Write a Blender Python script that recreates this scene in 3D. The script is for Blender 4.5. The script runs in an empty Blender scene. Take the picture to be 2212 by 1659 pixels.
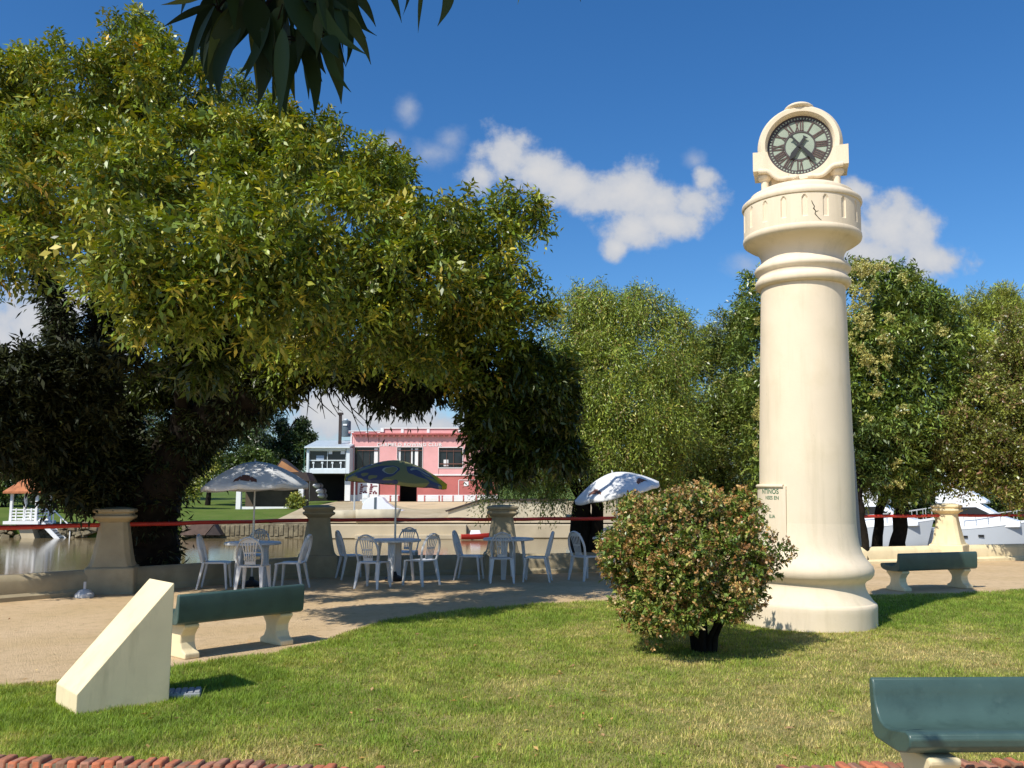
import bpy, bmesh, math, random
import numpy as np
from math import sin, cos, tan, atan2, sqrt, pi, radians
from mathutils import Vector, Matrix

SC = bpy.context.scene
COL = SC.collection
random.seed(7)

# ------------------------------------------------------------------ camera
F, PX, PY = 1900.0, 2212.0, 1659.0        # focal length and frame of the photograph, in its own pixels
EYE = 1.5
PIT = atan2(1072 - 829.5, F)
CP, SP = cos(PIT), sin(PIT)
cam = bpy.data.cameras.new("camera")
cam.sensor_width = 36.0
cam.lens = F / PX * 36.0
cam.clip_start = 0.05
cam.clip_end = 3000
cam_ob = bpy.data.objects.new("camera", cam)
COL.objects.link(cam_ob)
cam_ob.location = (0, 0, EYE)
cam_ob.rotation_euler = (pi / 2 + PIT, 0, 0)
SC.camera = cam_ob

def ray(x, y):
    cx, cy = (x - 1106) / F, (829.5 - y) / F
    return Vector((cx, CP - cy * SP, SP + cy * CP))
def at(x, y, z=0.0):                       # where the sight line meets the level z
    d = ray(x, y); t = (z - EYE) / d.z
    return Vector((d.x * t, d.y * t, z))
def pl(x, y, Y):                           # where the sight line meets the vertical plane at distance Y
    d = ray(x, y); t = Y / d.y
    return Vector((d.x * t, Y, EYE + d.z * t))

# ------------------------------------------------------------------ sun, sky, exposure
SUN_EL = radians(48)
SUN_AZ = Vector((-0.64, -0.77, 0)).normalized()
sun_dir = Vector((SUN_AZ.x * cos(SUN_EL), SUN_AZ.y * cos(SUN_EL), sin(SUN_EL)))
sl = bpy.data.lights.new("sun", 'SUN')
sl.energy = 4.95
sl.angle = radians(0.5)
sl.color = (1.0, 0.95, 0.86)
so = bpy.data.objects.new("sun", sl)
COL.objects.link(so)
so.rotation_euler = sun_dir.to_track_quat('Z', 'Y').to_euler()
SKY_STRENGTH = 0.117
w = bpy.data.worlds.new("World")
SC.world = w
w.use_nodes = True
nt = w.node_tree
for n in list(nt.nodes): nt.nodes.remove(n)
def wn(t, **k):
    n = nt.nodes.new(t)
    for a, b in k.items(): setattr(n, a, b)
    return n
sky = wn('ShaderNodeTexSky', sky_type='NISHITA', sun_disc=False)
sky.sun_elevation = SUN_EL
sky.sun_rotation = atan2(SUN_AZ.x, SUN_AZ.y)
sky.altitude = 0; sky.air_density = 1.0; sky.dust_density = 0.6; sky.ozone_density = 3.0
hs = wn('ShaderNodeHueSaturation')
hs.inputs['Saturation'].default_value = 1.28
hs.inputs['Value'].default_value = 1.0
nt.links.new(sky.outputs[0], hs.inputs['Color'])
tc = wn('ShaderNodeTexCoord')
sep = wn('ShaderNodeSeparateXYZ'); nt.links.new(tc.outputs['Generated'], sep.inputs[0])
def wm(op, a, b=None, clamp=False):
    n = wn('ShaderNodeMath', operation=op); n.use_clamp = clamp
    for i, v in enumerate((a, b)):
        if v is None: continue
        if isinstance(v, (int, float)): n.inputs[i].default_value = v
        else: nt.links.new(v, n.inputs[i])
    return n.outputs[0]
ysafe = wm('MAXIMUM', sep.outputs['Y'], 0.05)
U = wm('DIVIDE', sep.outputs['X'], ysafe)
W = wm('DIVIDE', sep.outputs['Z'], ysafe)
cmb = wn('ShaderNodeCombineXYZ'); nt.links.new(U, cmb.inputs[0]); nt.links.new(W, cmb.inputs[1])
# cumulus puffs: direction of each puff and its angular size
puffs = [(1092,352,68,58),(1045,380,40,38),(1150,375,80,48),(1235,405,75,42),(1310,430,85,50),(1365,415,70,62),(1430,435,80,42),
         (1500,430,55,40),(1515,390,28,38),(1370,495,60,45),(1330,535,28,25),(1445,480,55,30),
         (1930,490,85,70),(1885,550,90,50),(820,905,230,50),(700,880,110,60),(930,920,120,36),(1985,480,48,48),(2010,560,75,36),(1850,410,45,34),(1830,500,60,60),(1890,590,130,30),
         (60,700,110,80),(140,650,70,50),(20,740,110,60),(1960,960,300,40),(260,740,60,40)]
thin = [(884,230,26,34),(970,300,32,28),(838,308,28,22),(930,330,60,26),(1615,575,36,26),(1500,350,26,20),(760,870,230,75),(900,930,260,60),(680,900,120,70),(1560,720,80,22)]
def puff_sum(lst):
    acc = None
    for (x, y, rx, ry) in lst:
        d = ray(x, y)
        sub = wn('ShaderNodeVectorMath', operation='SUBTRACT'); nt.links.new(cmb.outputs[0], sub.inputs[0])
        sub.inputs[1].default_value = (d.x / d.y, d.z / d.y, 0)
        mul = wn('ShaderNodeVectorMath', operation='MULTIPLY'); nt.links.new(sub.outputs[0], mul.inputs[0])
        mul.inputs[1].default_value = (F / rx / 1.6, F / ry / 1.6, 0)
        ln = wn('ShaderNodeVectorMath', operation='LENGTH'); nt.links.new(mul.outputs[0], ln.inputs[0])
        v = wm('SUBTRACT', 1.0, ln.outputs['Value'])
        if acc is None: acc = v
        else:
            n = wn('ShaderNodeMath', operation='SMOOTH_MAX'); nt.links.new(acc, n.inputs[0]); nt.links.new(v, n.inputs[1]); n.inputs[2].default_value = 0.25
            acc = n.outputs[0]
    return acc
nz = wn('ShaderNodeTexNoise', noise_dimensions='3D')
nz.inputs['Scale'].default_value = 15; nz.inputs['Detail'].default_value = 9; nz.inputs['Roughness'].default_value = 0.60
nt.links.new(cmb.outputs[0], nz.inputs['Vector'])
nlow = wm('MULTIPLY', wm('SUBTRACT', nz.outputs['Fac'], 0.5), 2.2)
def srange(v, a, b):
    n = wn('ShaderNodeMapRange', interpolation_type='SMOOTHSTEP'); nt.links.new(v, n.inputs['Value'])
    n.inputs['From Min'].default_value = a; n.inputs['From Max'].default_value = b
    return n.outputs['Result']
dens = wm('ADD', puff_sum(puffs), nlow)
mask1 = srange(dens, 0.08, 0.66)
mask2 = wm('MULTIPLY', srange(wm('ADD', puff_sum(thin), nlow), 0.0, 1.3), 0.62)
front = srange(sep.outputs['Y'], 0.05, 0.2)
mask = wm('MULTIPLY', wm('MAXIMUM', wm('MULTIPLY', mask1, 0.97), mask2), front)
shade = wn('ShaderNodeMix', data_type='RGBA')
nt.links.new(srange(dens, 0.25, 1.2), shade.inputs[0])
cb = 1.0 / SKY_STRENGTH
shade.inputs[6].default_value = (0.48 * cb, 0.52 * cb, 0.60 * cb, 1)
shade.inputs[7].default_value = (0.64 * cb, 0.64 * cb, 0.65 * cb, 1)
cmix = wn('ShaderNodeMix', data_type='RGBA')
tint = wn('ShaderNodeMix', data_type='RGBA', blend_type='MULTIPLY'); tint.inputs[0].default_value = 1.0
nt.links.new(hs.outputs[0], tint.inputs[6]); tint.inputs[7].default_value = (0.86, 1.0, 1.13, 1)
nt.links.new(mask, cmix.inputs[0]); nt.links.new(tint.outputs[2], cmix.inputs[6]); nt.links.new(shade.outputs[2], cmix.inputs[7])
bg = wn('ShaderNodeBackground'); bg.inputs['Strength'].default_value = SKY_STRENGTH
nt.links.new(cmix.outputs[2], bg.inputs['Color'])
wo = wn('ShaderNodeOutputWorld'); nt.links.new(bg.outputs[0], wo.inputs['Surface'])
SC.view_settings.view_transform = 'Standard'
SC.view_settings.look = 'None'
SC.view_settings.exposure = 0.10
SC.view_settings.gamma = 1.0
SC.render.engine = 'CYCLES'
SC.cycles.max_bounces = 6
SC.cycles.diffuse_bounces = 3
SC.cycles.glossy_bounces = 3
SC.cycles.transmission_bounces = 4
SC.cycles.transparent_max_bounces = 6

# ------------------------------------------------------------------ helpers
def tag(o, label, cat, group=None, kind=None):
    if label: o['label'] = label
    if cat: o['category'] = cat
    if group: o['group'] = group
    if kind: o['kind'] = kind
    return o
def thing(name, label, cat, loc=(0, 0, 0), rz=0.0, group=None):
    o = bpy.data.objects.new(name, None)
    COL.objects.link(o)
    o.empty_display_size = 0.2
    o.location = loc; o.rotation_euler = (0, 0, rz)
    return tag(o, label, cat, group)
def copy_tree(o, parent=None):
    c = o.copy(); COL.objects.link(c); c.parent = parent
    for ch in [x for x in COL.objects if x.parent == o]: copy_tree(ch, c)
    return c

class MB:
    """collects faces; build() links them as one mesh object"""
    def __init__(s): s.v = []; s.f = []; s.m = []
    def add(s, vs, fs, mi=0):
        b = len(s.v); s.v += [tuple(p) for p in vs]
        for f in fs: s.f.append(tuple(b + i for i in f)); s.m.append(mi)
        return s
    def box(s, c, d, rz=0.0, mi=0, top=1.0, ry=0.0, rx=0.0):
        M = Matrix.Translation(c) @ Matrix.Rotation(rz, 4, 'Z') @ Matrix.Rotation(ry, 4, 'Y') @ Matrix.Rotation(rx, 4, 'X')
        vs = []
        for z in (-1, 1):
            t = top if z > 0 else 1.0
            for x, y in ((-1, -1), (1, -1), (1, 1), (-1, 1)):
                vs.append(M @ Vector((x * d[0] / 2 * t, y * d[1] / 2 * t, z * d[2] / 2)))
        return s.add(vs, [(3, 2, 1, 0), (4, 5, 6, 7), (0, 1, 5, 4), (1, 2, 6, 5), (2, 3, 7, 6), (3, 0, 4, 7)], mi)
    def bar(s, p0, p1, a0, b0, a1=None, b1=None, side=(1, 0, 0), mi=0):
        p0, p1 = Vector(p0), Vector(p1); a1 = a0 if a1 is None else a1; b1 = b0 if b1 is None else b1
        d = (p1 - p0).normalized(); u = Vector(side); u = (u - d * u.dot(d)).normalized(); v = d.cross(u)
        vs = []
        for p, a, b in ((p0, a0, b0), (p1, a1, b1)):
            for i, j in ((-1, -1), (1, -1), (1, 1), (-1, 1)): vs.append(p + u * i * a / 2 + v * j * b / 2)
        return s.add(vs, [(3, 2, 1, 0), (4, 5, 6, 7), (0, 1, 5, 4), (1, 2, 6, 5), (2, 3, 7, 6), (3, 0, 4, 7)], mi)
    def tube(s, pts, rad, seg=8, mi=0, closed=False, flat=1.0, cap=True, jit=0.0):
        pts = [Vector(p) for p in pts]; n = len(pts)
        if not isinstance(rad, (list, tuple)): rad = [rad] * n
        ref = None; rings = []
        for i, p in enumerate(pts):
            if closed: d = pts[(i + 1) % n] - pts[i - 1]
            else: d = pts[min(i + 1, n - 1)] - pts[max(i - 1, 0)]
            d.normalize()
            if ref is None:
                ref = Vector((0, 0, 1)) if abs(d.z) < .9 else Vector((1, 0, 0))
            u = (ref - d * ref.dot(d)).normalized(); ref = u; v = d.cross(u)
            rings.append([p + (u * cos(2 * pi * k / seg) * flat + v * sin(2 * pi * k / seg)) * rad[i] * (1 + (random.uniform(-jit, jit) if jit else 0)) for k in range(seg)])
        vs = [q for r in rings for q in r]; fs = []
        for i in range(n if closed else n - 1):
            a, b = i * seg, ((i + 1) % n) * seg
            for k in range(seg): fs.append((a + k, a + (k + 1) % seg, b + (k + 1) % seg, b + k))
        if cap and not closed:
            fs.append(tuple(range(seg))[::-1]); fs.append(tuple((n - 1) * seg + k for k in range(seg)))
        return s.add(vs, fs, mi)
    def lathe(s, prof, seg=48, c=(0, 0, 0), mi=0, axis='Z', cap=True):
        vs = []; fs = []; n = len(prof)
        for r, z in prof:
            for k in range(seg):
                a = 2 * pi * k / seg
                p = (r * cos(a), r * sin(a), z) if axis == 'Z' else (r * cos(a), -z, r * sin(a))
                vs.append((p[0] + c[0], p[1] + c[1], p[2] + c[2]))
        for i in range(n - 1):
            for k in range(seg):
                fs.append((i * seg + k, i * seg + (k + 1) % seg, (i + 1) * seg + (k + 1) % seg, (i + 1) * seg + k))
        if cap:
            if prof[0][0] > 1e-4: fs.append(tuple(range(seg))[::-1])
            if prof[-1][0] > 1e-4: fs.append(tuple((n - 1) * seg + k for k in range(seg)))
        return s.add(vs, fs, mi)
    def prism(s, poly, p0, ex, ey, depth, mi=0):
        """polygon in the (ex, ey) plane through p0, thickened along ex x ey by depth (both ways when a pair)"""
        ex, ey, p0 = Vector(ex), Vector(ey), Vector(p0); ez = ex.cross(ey)
        a, b = depth if isinstance(depth, tuple) else (0, depth)
        n = len(poly)
        vs = [p0 + ex * x + ey * y + ez * a for x, y in poly] + [p0 + ex * x + ey * y + ez * b for x, y in poly]
        fs = [tuple(range(n))[::-1], tuple(range(n, 2 * n))] + [(i, (i + 1) % n, n + (i + 1) % n, n + i) for i in range(n)]
        return s.add(vs, fs, mi)
    def build(s, name, mat, parent=None, bevel=0.0, smooth=None, seg=2, origin=None):
        me = bpy.data.meshes.new(name)
        v = s.v
        if origin is not None:
            v = [(p[0] - origin[0], p[1] - origin[1], p[2] - origin[2]) for p in v]
        me.from_pydata(v, [], s.f)
        mats = mat if isinstance(mat, (list, tuple)) else [mat]
        for m in mats: me.materials.append(m)
        if len(mats) > 1: me.polygons.foreach_set('material_index', s.m)
        bm = bmesh.new(); bm.from_mesh(me); bmesh.ops.recalc_face_normals(bm, faces=bm.faces); bm.to_mesh(me); bm.free()
        if smooth is not None:
            me.polygons.foreach_set('use_smooth', [True] * len(me.polygons))
            me.set_sharp_from_angle(angle=radians(smooth))
        me.update()
        o = bpy.data.objects.new(name, me)
        COL.objects.link(o)
        if origin is not None: o.location = origin
        if parent is not None: o.parent = parent
        if bevel:
            b = o.modifiers.new('bevel', 'BEVEL'); b.width = bevel; b.segments = seg; b.limit_method = 'ANGLE'; b.angle_limit = radians(35)
        return o

def text_mesh(body, size, spacing=1.0, font_scale_x=1.0, depth=0.0):
    cu = bpy.data.curves.new('lettering', 'FONT'); cu.body = body; cu.size = size; cu.space_character = spacing; cu.extrude = depth; cu.offset = size * 0.018
    ob = bpy.data.objects.new('lettering', cu); COL.objects.link(ob)
    bpy.context.view_layer.update()
    dg = bpy.context.evaluated_depsgraph_get()
    me = bpy.data.meshes.new_from_object(ob.evaluated_get(dg))
    bpy.data.objects.remove(ob); bpy.data.curves.remove(cu)
    vs = [(v.co.x * font_scale_x, v.co.y, v.co.z) for v in me.vertices]; fs = [tuple(p.vertices) for p in me.polygons]
    bpy.data.meshes.remove(me)
    return vs, fs

# ------------------------------------------------------------------ materials
def mat(name, color, rough=0.65, var=0.12, vscale=6.0, bump=0.0, bscale=40.0, spec=0.4, metal=0.0, stain=None, stain_scale=2.0, stain_amt=0.4, detail=5.0):
    m = bpy.data.materials.new(name); m.use_nodes = True
    t = m.node_tree; L = t.links; b = t.nodes['Principled BSDF']
    b.inputs['Roughness'].default_value = rough; b.inputs['Specular IOR Level'].default_value = spec; b.inputs['Metallic'].default_value = metal
    co = t.nodes.new('ShaderNodeTexCoord')
    n = t.nodes.new('ShaderNodeTexNoise'); n.inputs['Scale'].default_value = vscale; n.inputs['Detail'].default_value = detail
    L.new(co.outputs['Object'], n.inputs['Vector'])
    mx = t.nodes.new('ShaderNodeMix'); mx.data_type = 'RGBA'
    mr = t.nodes.new('ShaderNodeMapRange'); mr.inputs[1].default_value = .3; mr.inputs[2].default_value = .7
    L.new(n.outputs['Fac'], mr.inputs[0]); L.new(mr.outputs[0], mx.inputs[0])
    mx.inputs[6].default_value = tuple(c * (1 - var) for c in color) + (1,)
    mx.inputs[7].default_value = tuple(min(1, c * (1 + var)) for c in color) + (1,)
    out = mx.outputs[2]
    if stain:
        n2 = t.nodes.new('ShaderNodeTexNoise'); n2.inputs['Scale'].default_value = stain_scale; n2.inputs['Detail'].default_value = 6; n2.inputs['Roughness'].default_value = .65
        L.new(co.outputs['Object'], n2.inputs['Vector'])
        r2 = t.nodes.new('ShaderNodeMapRange'); r2.inputs[1].default_value = .52; r2.inputs[2].default_value = .75; r2.inputs[4].default_value = stain_amt
        L.new(n2.outputs['Fac'], r2.inputs[0])
        m2 = t.nodes.new('ShaderNodeMix'); m2.data_type = 'RGBA'; L.new(r2.outputs[0], m2.inputs[0]); L.new(out, m2.inputs[6]); m2.inputs[7].default_value = tuple(stain) + (1,)
        out = m2.outputs[2]
    L.new(out, b.inputs['Base Color'])
    if bump:
        n3 = t.nodes.new('ShaderNodeTexNoise'); n3.inputs['Scale'].default_value = bscale; n3.inputs['Detail'].default_value = 6
        L.new(co.outputs['Object'], n3.inputs['Vector'])
        bp = t.nodes.new('ShaderNodeBump'); bp.inputs['Strength'].default_value = bump; bp.inputs['Distance'].default_value = 0.006
        L.new(n3.outputs['Fac'], bp.inputs['Height']); L.new(bp.outputs[0], b.inputs['Normal'])
    return m
def leaf_mat(name, rough=0.45, trans=0.3, spec=0.35):
    """leaf colour comes from each leaf's own 'col' attribute; thin leaves let some light through"""
    m = bpy.data.materials.new(name); m.use_nodes = True
    t = m.node_tree; L = t.links; b = t.nodes['Principled BSDF']; out = t.nodes['Material Output']
    a = t.nodes.new('ShaderNodeAttribute'); a.attribute_name = 'col'
    b.inputs['Roughness'].default_value = rough; b.inputs['Specular IOR Level'].default_value = spec
    L.new(a.outputs['Color'], b.inputs['Base Color'])
    tr = t.nodes.new('ShaderNodeBsdfTranslucent')
    h = t.nodes.new('ShaderNodeHueSaturation'); h.inputs['Hue'].default_value = 0.48; h.inputs['Saturation'].default_value = 1.15; h.inputs['Value'].default_value = 1.3
    L.new(a.outputs['Color'], h.inputs['Color']); L.new(h.outputs[0], tr.inputs['Color'])
    mx = t.nodes.new('ShaderNodeMixShader'); mx.inputs[0].default_value = trans
    L.new(b.outputs[0], mx.inputs[1]); L.new(tr.outputs[0], mx.inputs[2]); L.new(mx.outputs[0], out.inputs['Surface'])
    return m
def glass_mat(name, color=(0.02, 0.025, 0.03), rough=0.05):
    m = mat(name, color, rough, 0.1, 2.0, spec=0.35); return m

CREAM = (0.77, 0.65, 0.475)
M = dict(
    tower=mat('cream_paint', CREAM, 0.75, 0.05, 1.6, bump=0.22, bscale=45, spec=0.25, stain=(0.55, 0.45, 0.24), stain_scale=1.7, stain_amt=0.22),
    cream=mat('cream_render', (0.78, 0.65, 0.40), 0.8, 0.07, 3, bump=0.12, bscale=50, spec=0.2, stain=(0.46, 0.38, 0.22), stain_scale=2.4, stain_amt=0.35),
    wall=mat('shaded_weathered_cream', (0.38, 0.315, 0.20), 0.85, 0.15, 3, bump=0.4, bscale=35, spec=0.2, stain=(0.22, 0.18, 0.10), stain_scale=1.8, stain_amt=0.55),  # darker copy of the cream; the tree's shade is in its colour, plus stains
    bench=mat('green_paint', (0.052, 0.095, 0.082), 0.38, 0.12, 5, bump=0.15, bscale=60, spec=0.5, stain=(0.02, 0.04, 0.035), stain_scale=7, stain_amt=0.5),
    plastic=mat('white_plastic', (0.56, 0.56, 0.555), 0.35, 0.05, 4, spec=0.5),
    umbrella=mat('white_canvas', (0.70, 0.71, 0.72), 0.8, 0.05, 6, spec=0.2),
    pole=mat('pale_metal', (0.55, 0.55, 0.53), 0.35, 0.05, 4, spec=0.5, metal=0.3),
    rail=mat('red_paint', (0.50, 0.035, 0.02), 0.4, 0.25, 3, spec=0.5, stain=(0.12, 0.01, 0.01), stain_scale=3, stain_amt=0.6),
    brown=mat('brown_print', (0.16, 0.07, 0.05), 0.7, 0.3, 30),
    pink=mat('pink_render', (0.74, 0.385, 0.37), 0.85, 0.06, 0.8, spec=0.2, stain=(0.55, 0.24, 0.22), stain_scale=0.5, stain_amt=0.35),
    red=mat('red_render', (0.48, 0.15, 0.13), 0.85, 0.1, 0.8, spec=0.2),
    rose=mat('rose_cap', (0.50, 0.15, 0.14), 0.85, 0.15, 1.2, spec=0.2, stain=(0.3, 0.16, 0.12), stain_scale=1.2, stain_amt=0.5),
    white=mat('white_paint', (0.78, 0.78, 0.76), 0.6, 0.04, 2, spec=0.3),
    alu=mat('pale_aluminium', (0.66, 0.72, 0.74), 0.5, 0.04, 2, spec=0.4),
    glass=glass_mat('dark_glass'),
    dark=mat('dark_interior', (0.012, 0.011, 0.010), 0.8, 0.3, 1.5),
    frame=mat('brown_timber', (0.16, 0.07, 0.05), 0.6, 0.2, 4),
    tile=mat('clay_tile', (0.42, 0.15, 0.06), 0.8, 0.3, 3, bump=0.5, bscale=8, stain=(0.2, 0.12, 0.07), stain_scale=1.5, stain_amt=0.5),
    concrete=mat('pale_concrete', (0.50, 0.41, 0.27), 0.85, 0.12, 0.5, bump=0.2, bscale=6, stain=(0.30, 0.24, 0.16), stain_scale=0.35, stain_amt=0.5),
    hull=mat('beige_hull', (0.52, 0.46, 0.33), 0.6, 0.1, 1, spec=0.3),
    tank=mat('grey_tank', (0.09, 0.12, 0.14), 0.6, 0.1, 2),
    rust=mat('rusty_steel', (0.045, 0.032, 0.028), 0.7, 0.3, 4),
    boat=mat('boat_gelcoat', (0.82, 0.83, 0.84), 0.25, 0.03, 0.6, spec=0.5),
    hullgrey=mat('grey_gelcoat', (0.50, 0.53, 0.56), 0.3, 0.04, 0.6, spec=0.5),
    black=mat('black_paint', (0.012, 0.012, 0.012), 0.5, 0.2, 3),
    bark=mat('dark_bark', (0.016, 0.013, 0.010), 0.95, 0.45, 7, bump=0.9, bscale=14, spec=0.1),
    greybark=mat('grey_bark', (0.085, 0.072, 0.055), 0.95, 0.35, 7, bump=0.8, bscale=14, spec=0.1),
    slate=mat('grey_slab', (0.30, 0.31, 0.33), 0.6, 0.08, 3, spec=0.3),
    dial=mat('dial_glass', (0.30, 0.35, 0.27), 0.45, 0.12, 5, spec=0.3),
    iron=mat('dial_iron', (0.055, 0.042, 0.04), 0.5, 0.3, 20),
    numeral=mat('dial_numeral', (0.085, 0.05, 0.042), 0.6, 0.3, 25),
    green_ink=mat('green_lettering', (0.05, 0.16, 0.08), 0.7, 0.1, 8),
    leaf=leaf_mat('leaf_matte', 0.38, 0.14, 0.5), gloss=leaf_mat('leaf_glossy', 0.35, 0.13, 0.5), darkleaf=leaf_mat('leaf_dark', 0.55, 0.10, 0.25),
    blade=leaf_mat('grass_blade', 0.55, 0.35, 0.2),
)

def streaks(m, color, sx, sz, lo, hi, amt):
    t = m.node_tree; L = t.links; b = t.nodes['Principled BSDF']; src = b.inputs['Base Color'].links[0].from_socket
    co = t.nodes.new('ShaderNodeTexCoord'); mp = t.nodes.new('ShaderNodeMapping'); mp.inputs['Scale'].default_value = (sx, sx, sz)
    n = t.nodes.new('ShaderNodeTexNoise'); n.inputs['Scale'].default_value = 1.0; n.inputs['Detail'].default_value = 7; n.inputs['Roughness'].default_value = .65
    r = t.nodes.new('ShaderNodeMapRange'); r.inputs[1].default_value = lo; r.inputs[2].default_value = hi; r.inputs[4].default_value = amt
    x = t.nodes.new('ShaderNodeMix'); x.data_type = 'RGBA'; x.inputs[7].default_value = color + (1,)
    L.new(co.outputs['Object'], mp.inputs[0]); L.new(mp.outputs[0], n.inputs['Vector']); L.new(n.outputs['Fac'], r.inputs[0]); L.new(r.outputs[0], x.inputs[0]); L.new(src, x.inputs[6]); L.new(x.outputs[2], b.inputs['Base Color'])
streaks(M['tower'], (.42, .35, .20), 7.0, .55, .50, .80, .35)
streaks(M['tower'], (.30, .26, .17), 14.0, 9.0, .66, .80, .5)
streaks(M['cream'], (.36, .30, .17), 9.0, 1.2, .52, .80, .45)
streaks(M['cream'], (.22, .19, .12), 24.0, 16.0, .66, .78, .6)
streaks(M['bench'], (.10, .15, .13), 11.0, 11.0, .60, .78, .5)
streaks(M['bench'], (.012, .02, .018), 26.0, 26.0, .68, .76, .8)

# ------------------------------------------------------------------ foliage
LEAF_GAIN = 1.45
def unit(a): return a / np.maximum(np.linalg.norm(a, axis=-1, keepdims=True), 1e-9)
def leaf_object(name, P, D, L, Wd, Cc, m, parent, rng, up=0.7, bend=0.12):
    """one diamond leaf per row: base point, direction, length, width, colour"""
    n = len(P)
    D = unit(D)
    ref = unit(rng.normal(size=(n, 3)) * (1 - up) + np.array([0, 0, 1.0]) * up)
    S = unit(np.cross(D, ref)); Nn = unit(np.cross(S, D))
    L = np.asarray(L).reshape(-1, 1) * np.ones((n, 1)); Wd = np.asarray(Wd).reshape(-1, 1) * np.ones((n, 1))
    mid = P + D * L * 0.45 + Nn * L * bend * 0.5
    V = np.stack([P, mid + S * Wd / 2, P + D * L - Nn * L * bend, mid - S * Wd / 2], axis=1).reshape(-1, 3)
    me = bpy.data.meshes.new(name)
    me.vertices.add(4 * n); me.vertices.foreach_set('co', V.astype(np.float32).ravel())
    me.loops.add(4 * n); me.loops.foreach_set('vertex_index', np.arange(4 * n, dtype=np.int32))
    me.polygons.add(n); me.polygons.foreach_set('loop_start', np.arange(0, 4 * n, 4, dtype=np.int32))
    me.polygons.foreach_set('loop_total', np.full(n, 4, dtype=np.int32))
    at_ = me.attributes.new('col', 'FLOAT_COLOR', 'POINT')
    c4 = np.concatenate([np.clip(Cc * LEAF_GAIN, 0, 1), np.ones((n, 1))], axis=1)
    at_.data.foreach_set('color', np.repeat(c4, 4, axis=0).astype(np.float32).ravel())
    me.materials.append(m); me.update(calc_edges=True)
    o = bpy.data.objects.new(name, me); COL.objects.link(o)
    if parent is not None: o.parent = parent
    return o
def palette(rng, n, cols, weights, jit=0.18):
    cols = np.array(cols, float); w_ = np.array(weights, float); w_ /= w_.sum()
    k = rng.choice(len(cols), size=n, p=w_)
    return cols[k] * (1 + rng.normal(size=(n, 1)) * jit) * (1 + rng.normal(size=(n, 3)) * jit * 0.25)
def split_clumps(rng, clumps, m, frac=(0.38, 0.6), out=0.72):
    """break every big clump into m smaller ones sitting on its surface"""
    r = []
    for c in clumps:
        c = np.array(c, float)
        d = unit(rng.normal(size=(m, 3)))
        f = rng.uniform(*frac, size=(m, 1))
        ctr = c[:3] + d * c[3:6] * out * rng.uniform(.7, 1.15, size=(m, 1))
        r.append(np.concatenate([ctr, c[3:6] * f], axis=1))
    return np.concatenate(r)
def on_clumps(rng, cl, n, inner=0.55):
    area = (cl[:, 3] * cl[:, 4] + cl[:, 4] * cl[:, 5] + cl[:, 3] * cl[:, 5]); k = rng.choice(len(cl), size=n, p=area / area.sum())
    d = unit(rng.normal(size=(n, 3))); rr = 1 - (1 - inner) * rng.random((n, 1)) ** 1.5
    return cl[k, :3] + d * cl[k, 3:6] * rr, unit(d / cl[k, 3:6]), k
def sprays(rng, pos, axis, nl, slen, ll, spread=0.9, droop=0.3):
    """nl leaves set alternately along each twig; returns base points and directions"""
    n = len(pos); axis = unit(axis)
    side = unit(np.cross(axis, rng.normal(size=(n, 3)))); up2 = np.cross(side, axis)
    P, D, K = [], [], []
    for j in range(nl):
        t = (j + 0.5) / nl
        sg = 1 if j % 2 else -1
        P.append(pos + axis * slen * (t - 0.3) + np.array([0, 0, -1.0]) * slen * droop * t * t)
        d = axis * rng.uniform(.35, 1.0, size=(n, 1)) + side * sg * spread * rng.uniform(.5, 1.2, size=(n, 1)) + up2 * rng.normal(size=(n, 1)) * 0.35
        d[:, 2] -= droop * rng.uniform(0, 1.2, size=n)
        D.append(d); K.append(np.arange(n))
    return np.concatenate(P), np.concatenate(D), np.concatenate(K)
def ell(x, y, r, Y, sy=1.0, sx=1.0, dep=1.0):
    """a clump of foliage at distance Y, radius given as seen"""
    p = pl(x, y, Y); k = Y / F / CP
    return (p.x, p.y, p.z, r * k * sx, r * k * dep, r * k * sy)
def loc(cl, o): 
    cl = np.array(cl, float); cl[:, :3] -= np.array(o); return cl
def crown(name, cl, root, seed, n, nl, slen, ll, lw, cols, wts, m, sub=9, frac=(.36, .58), inner=.55, droop=.35, outw=1.0, upb=.25, down=0.0, up=.7, spread=.9, tint=0.22, out=.72, flat=1.0, core=0):
    if core:      # denser growth inside the clumps, same leaves
        crown('inner_' + name, np.array(cl) * np.array([1, 1, 1, .78, .78, .78]), root, seed + 500, core * 2, nl, slen * 1.1, ll * 1.15, lw * 1.45, cols, wts, m, 0, inner=.35, droop=droop, outw=.6, upb=0, up=.55, spread=spread, tint=.1, flat=1.0)
    rng = np.random.default_rng(seed)
    sc = split_clumps(rng, cl, sub, frac, out) if sub else np.array(cl, float)
    sc[:, 5] *= flat
    pos, nr, k = on_clumps(rng, sc, n, inner)
    ax = nr * outw + rng.normal(size=nr.shape) * 0.55
    ax[:, 2] += upb - down
    P, D, K = sprays(rng, pos, ax, nl, slen, ll, spread, droop)
    sp = palette(rng, n, cols, wts, 0.12)
    ct = 1 + rng.normal(size=(len(sc), 1)) * tint
    col = sp[K] * np.clip(ct[k][K], .5, 1.6) * (1 + rng.normal(size=(len(P), 1)) * .15)
    sz = rng.uniform(.5, 1.3, size=len(P))
    return leaf_object(name, P, D, ll * sz, lw * sz, col, m, root, rng, up=up)

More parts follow.
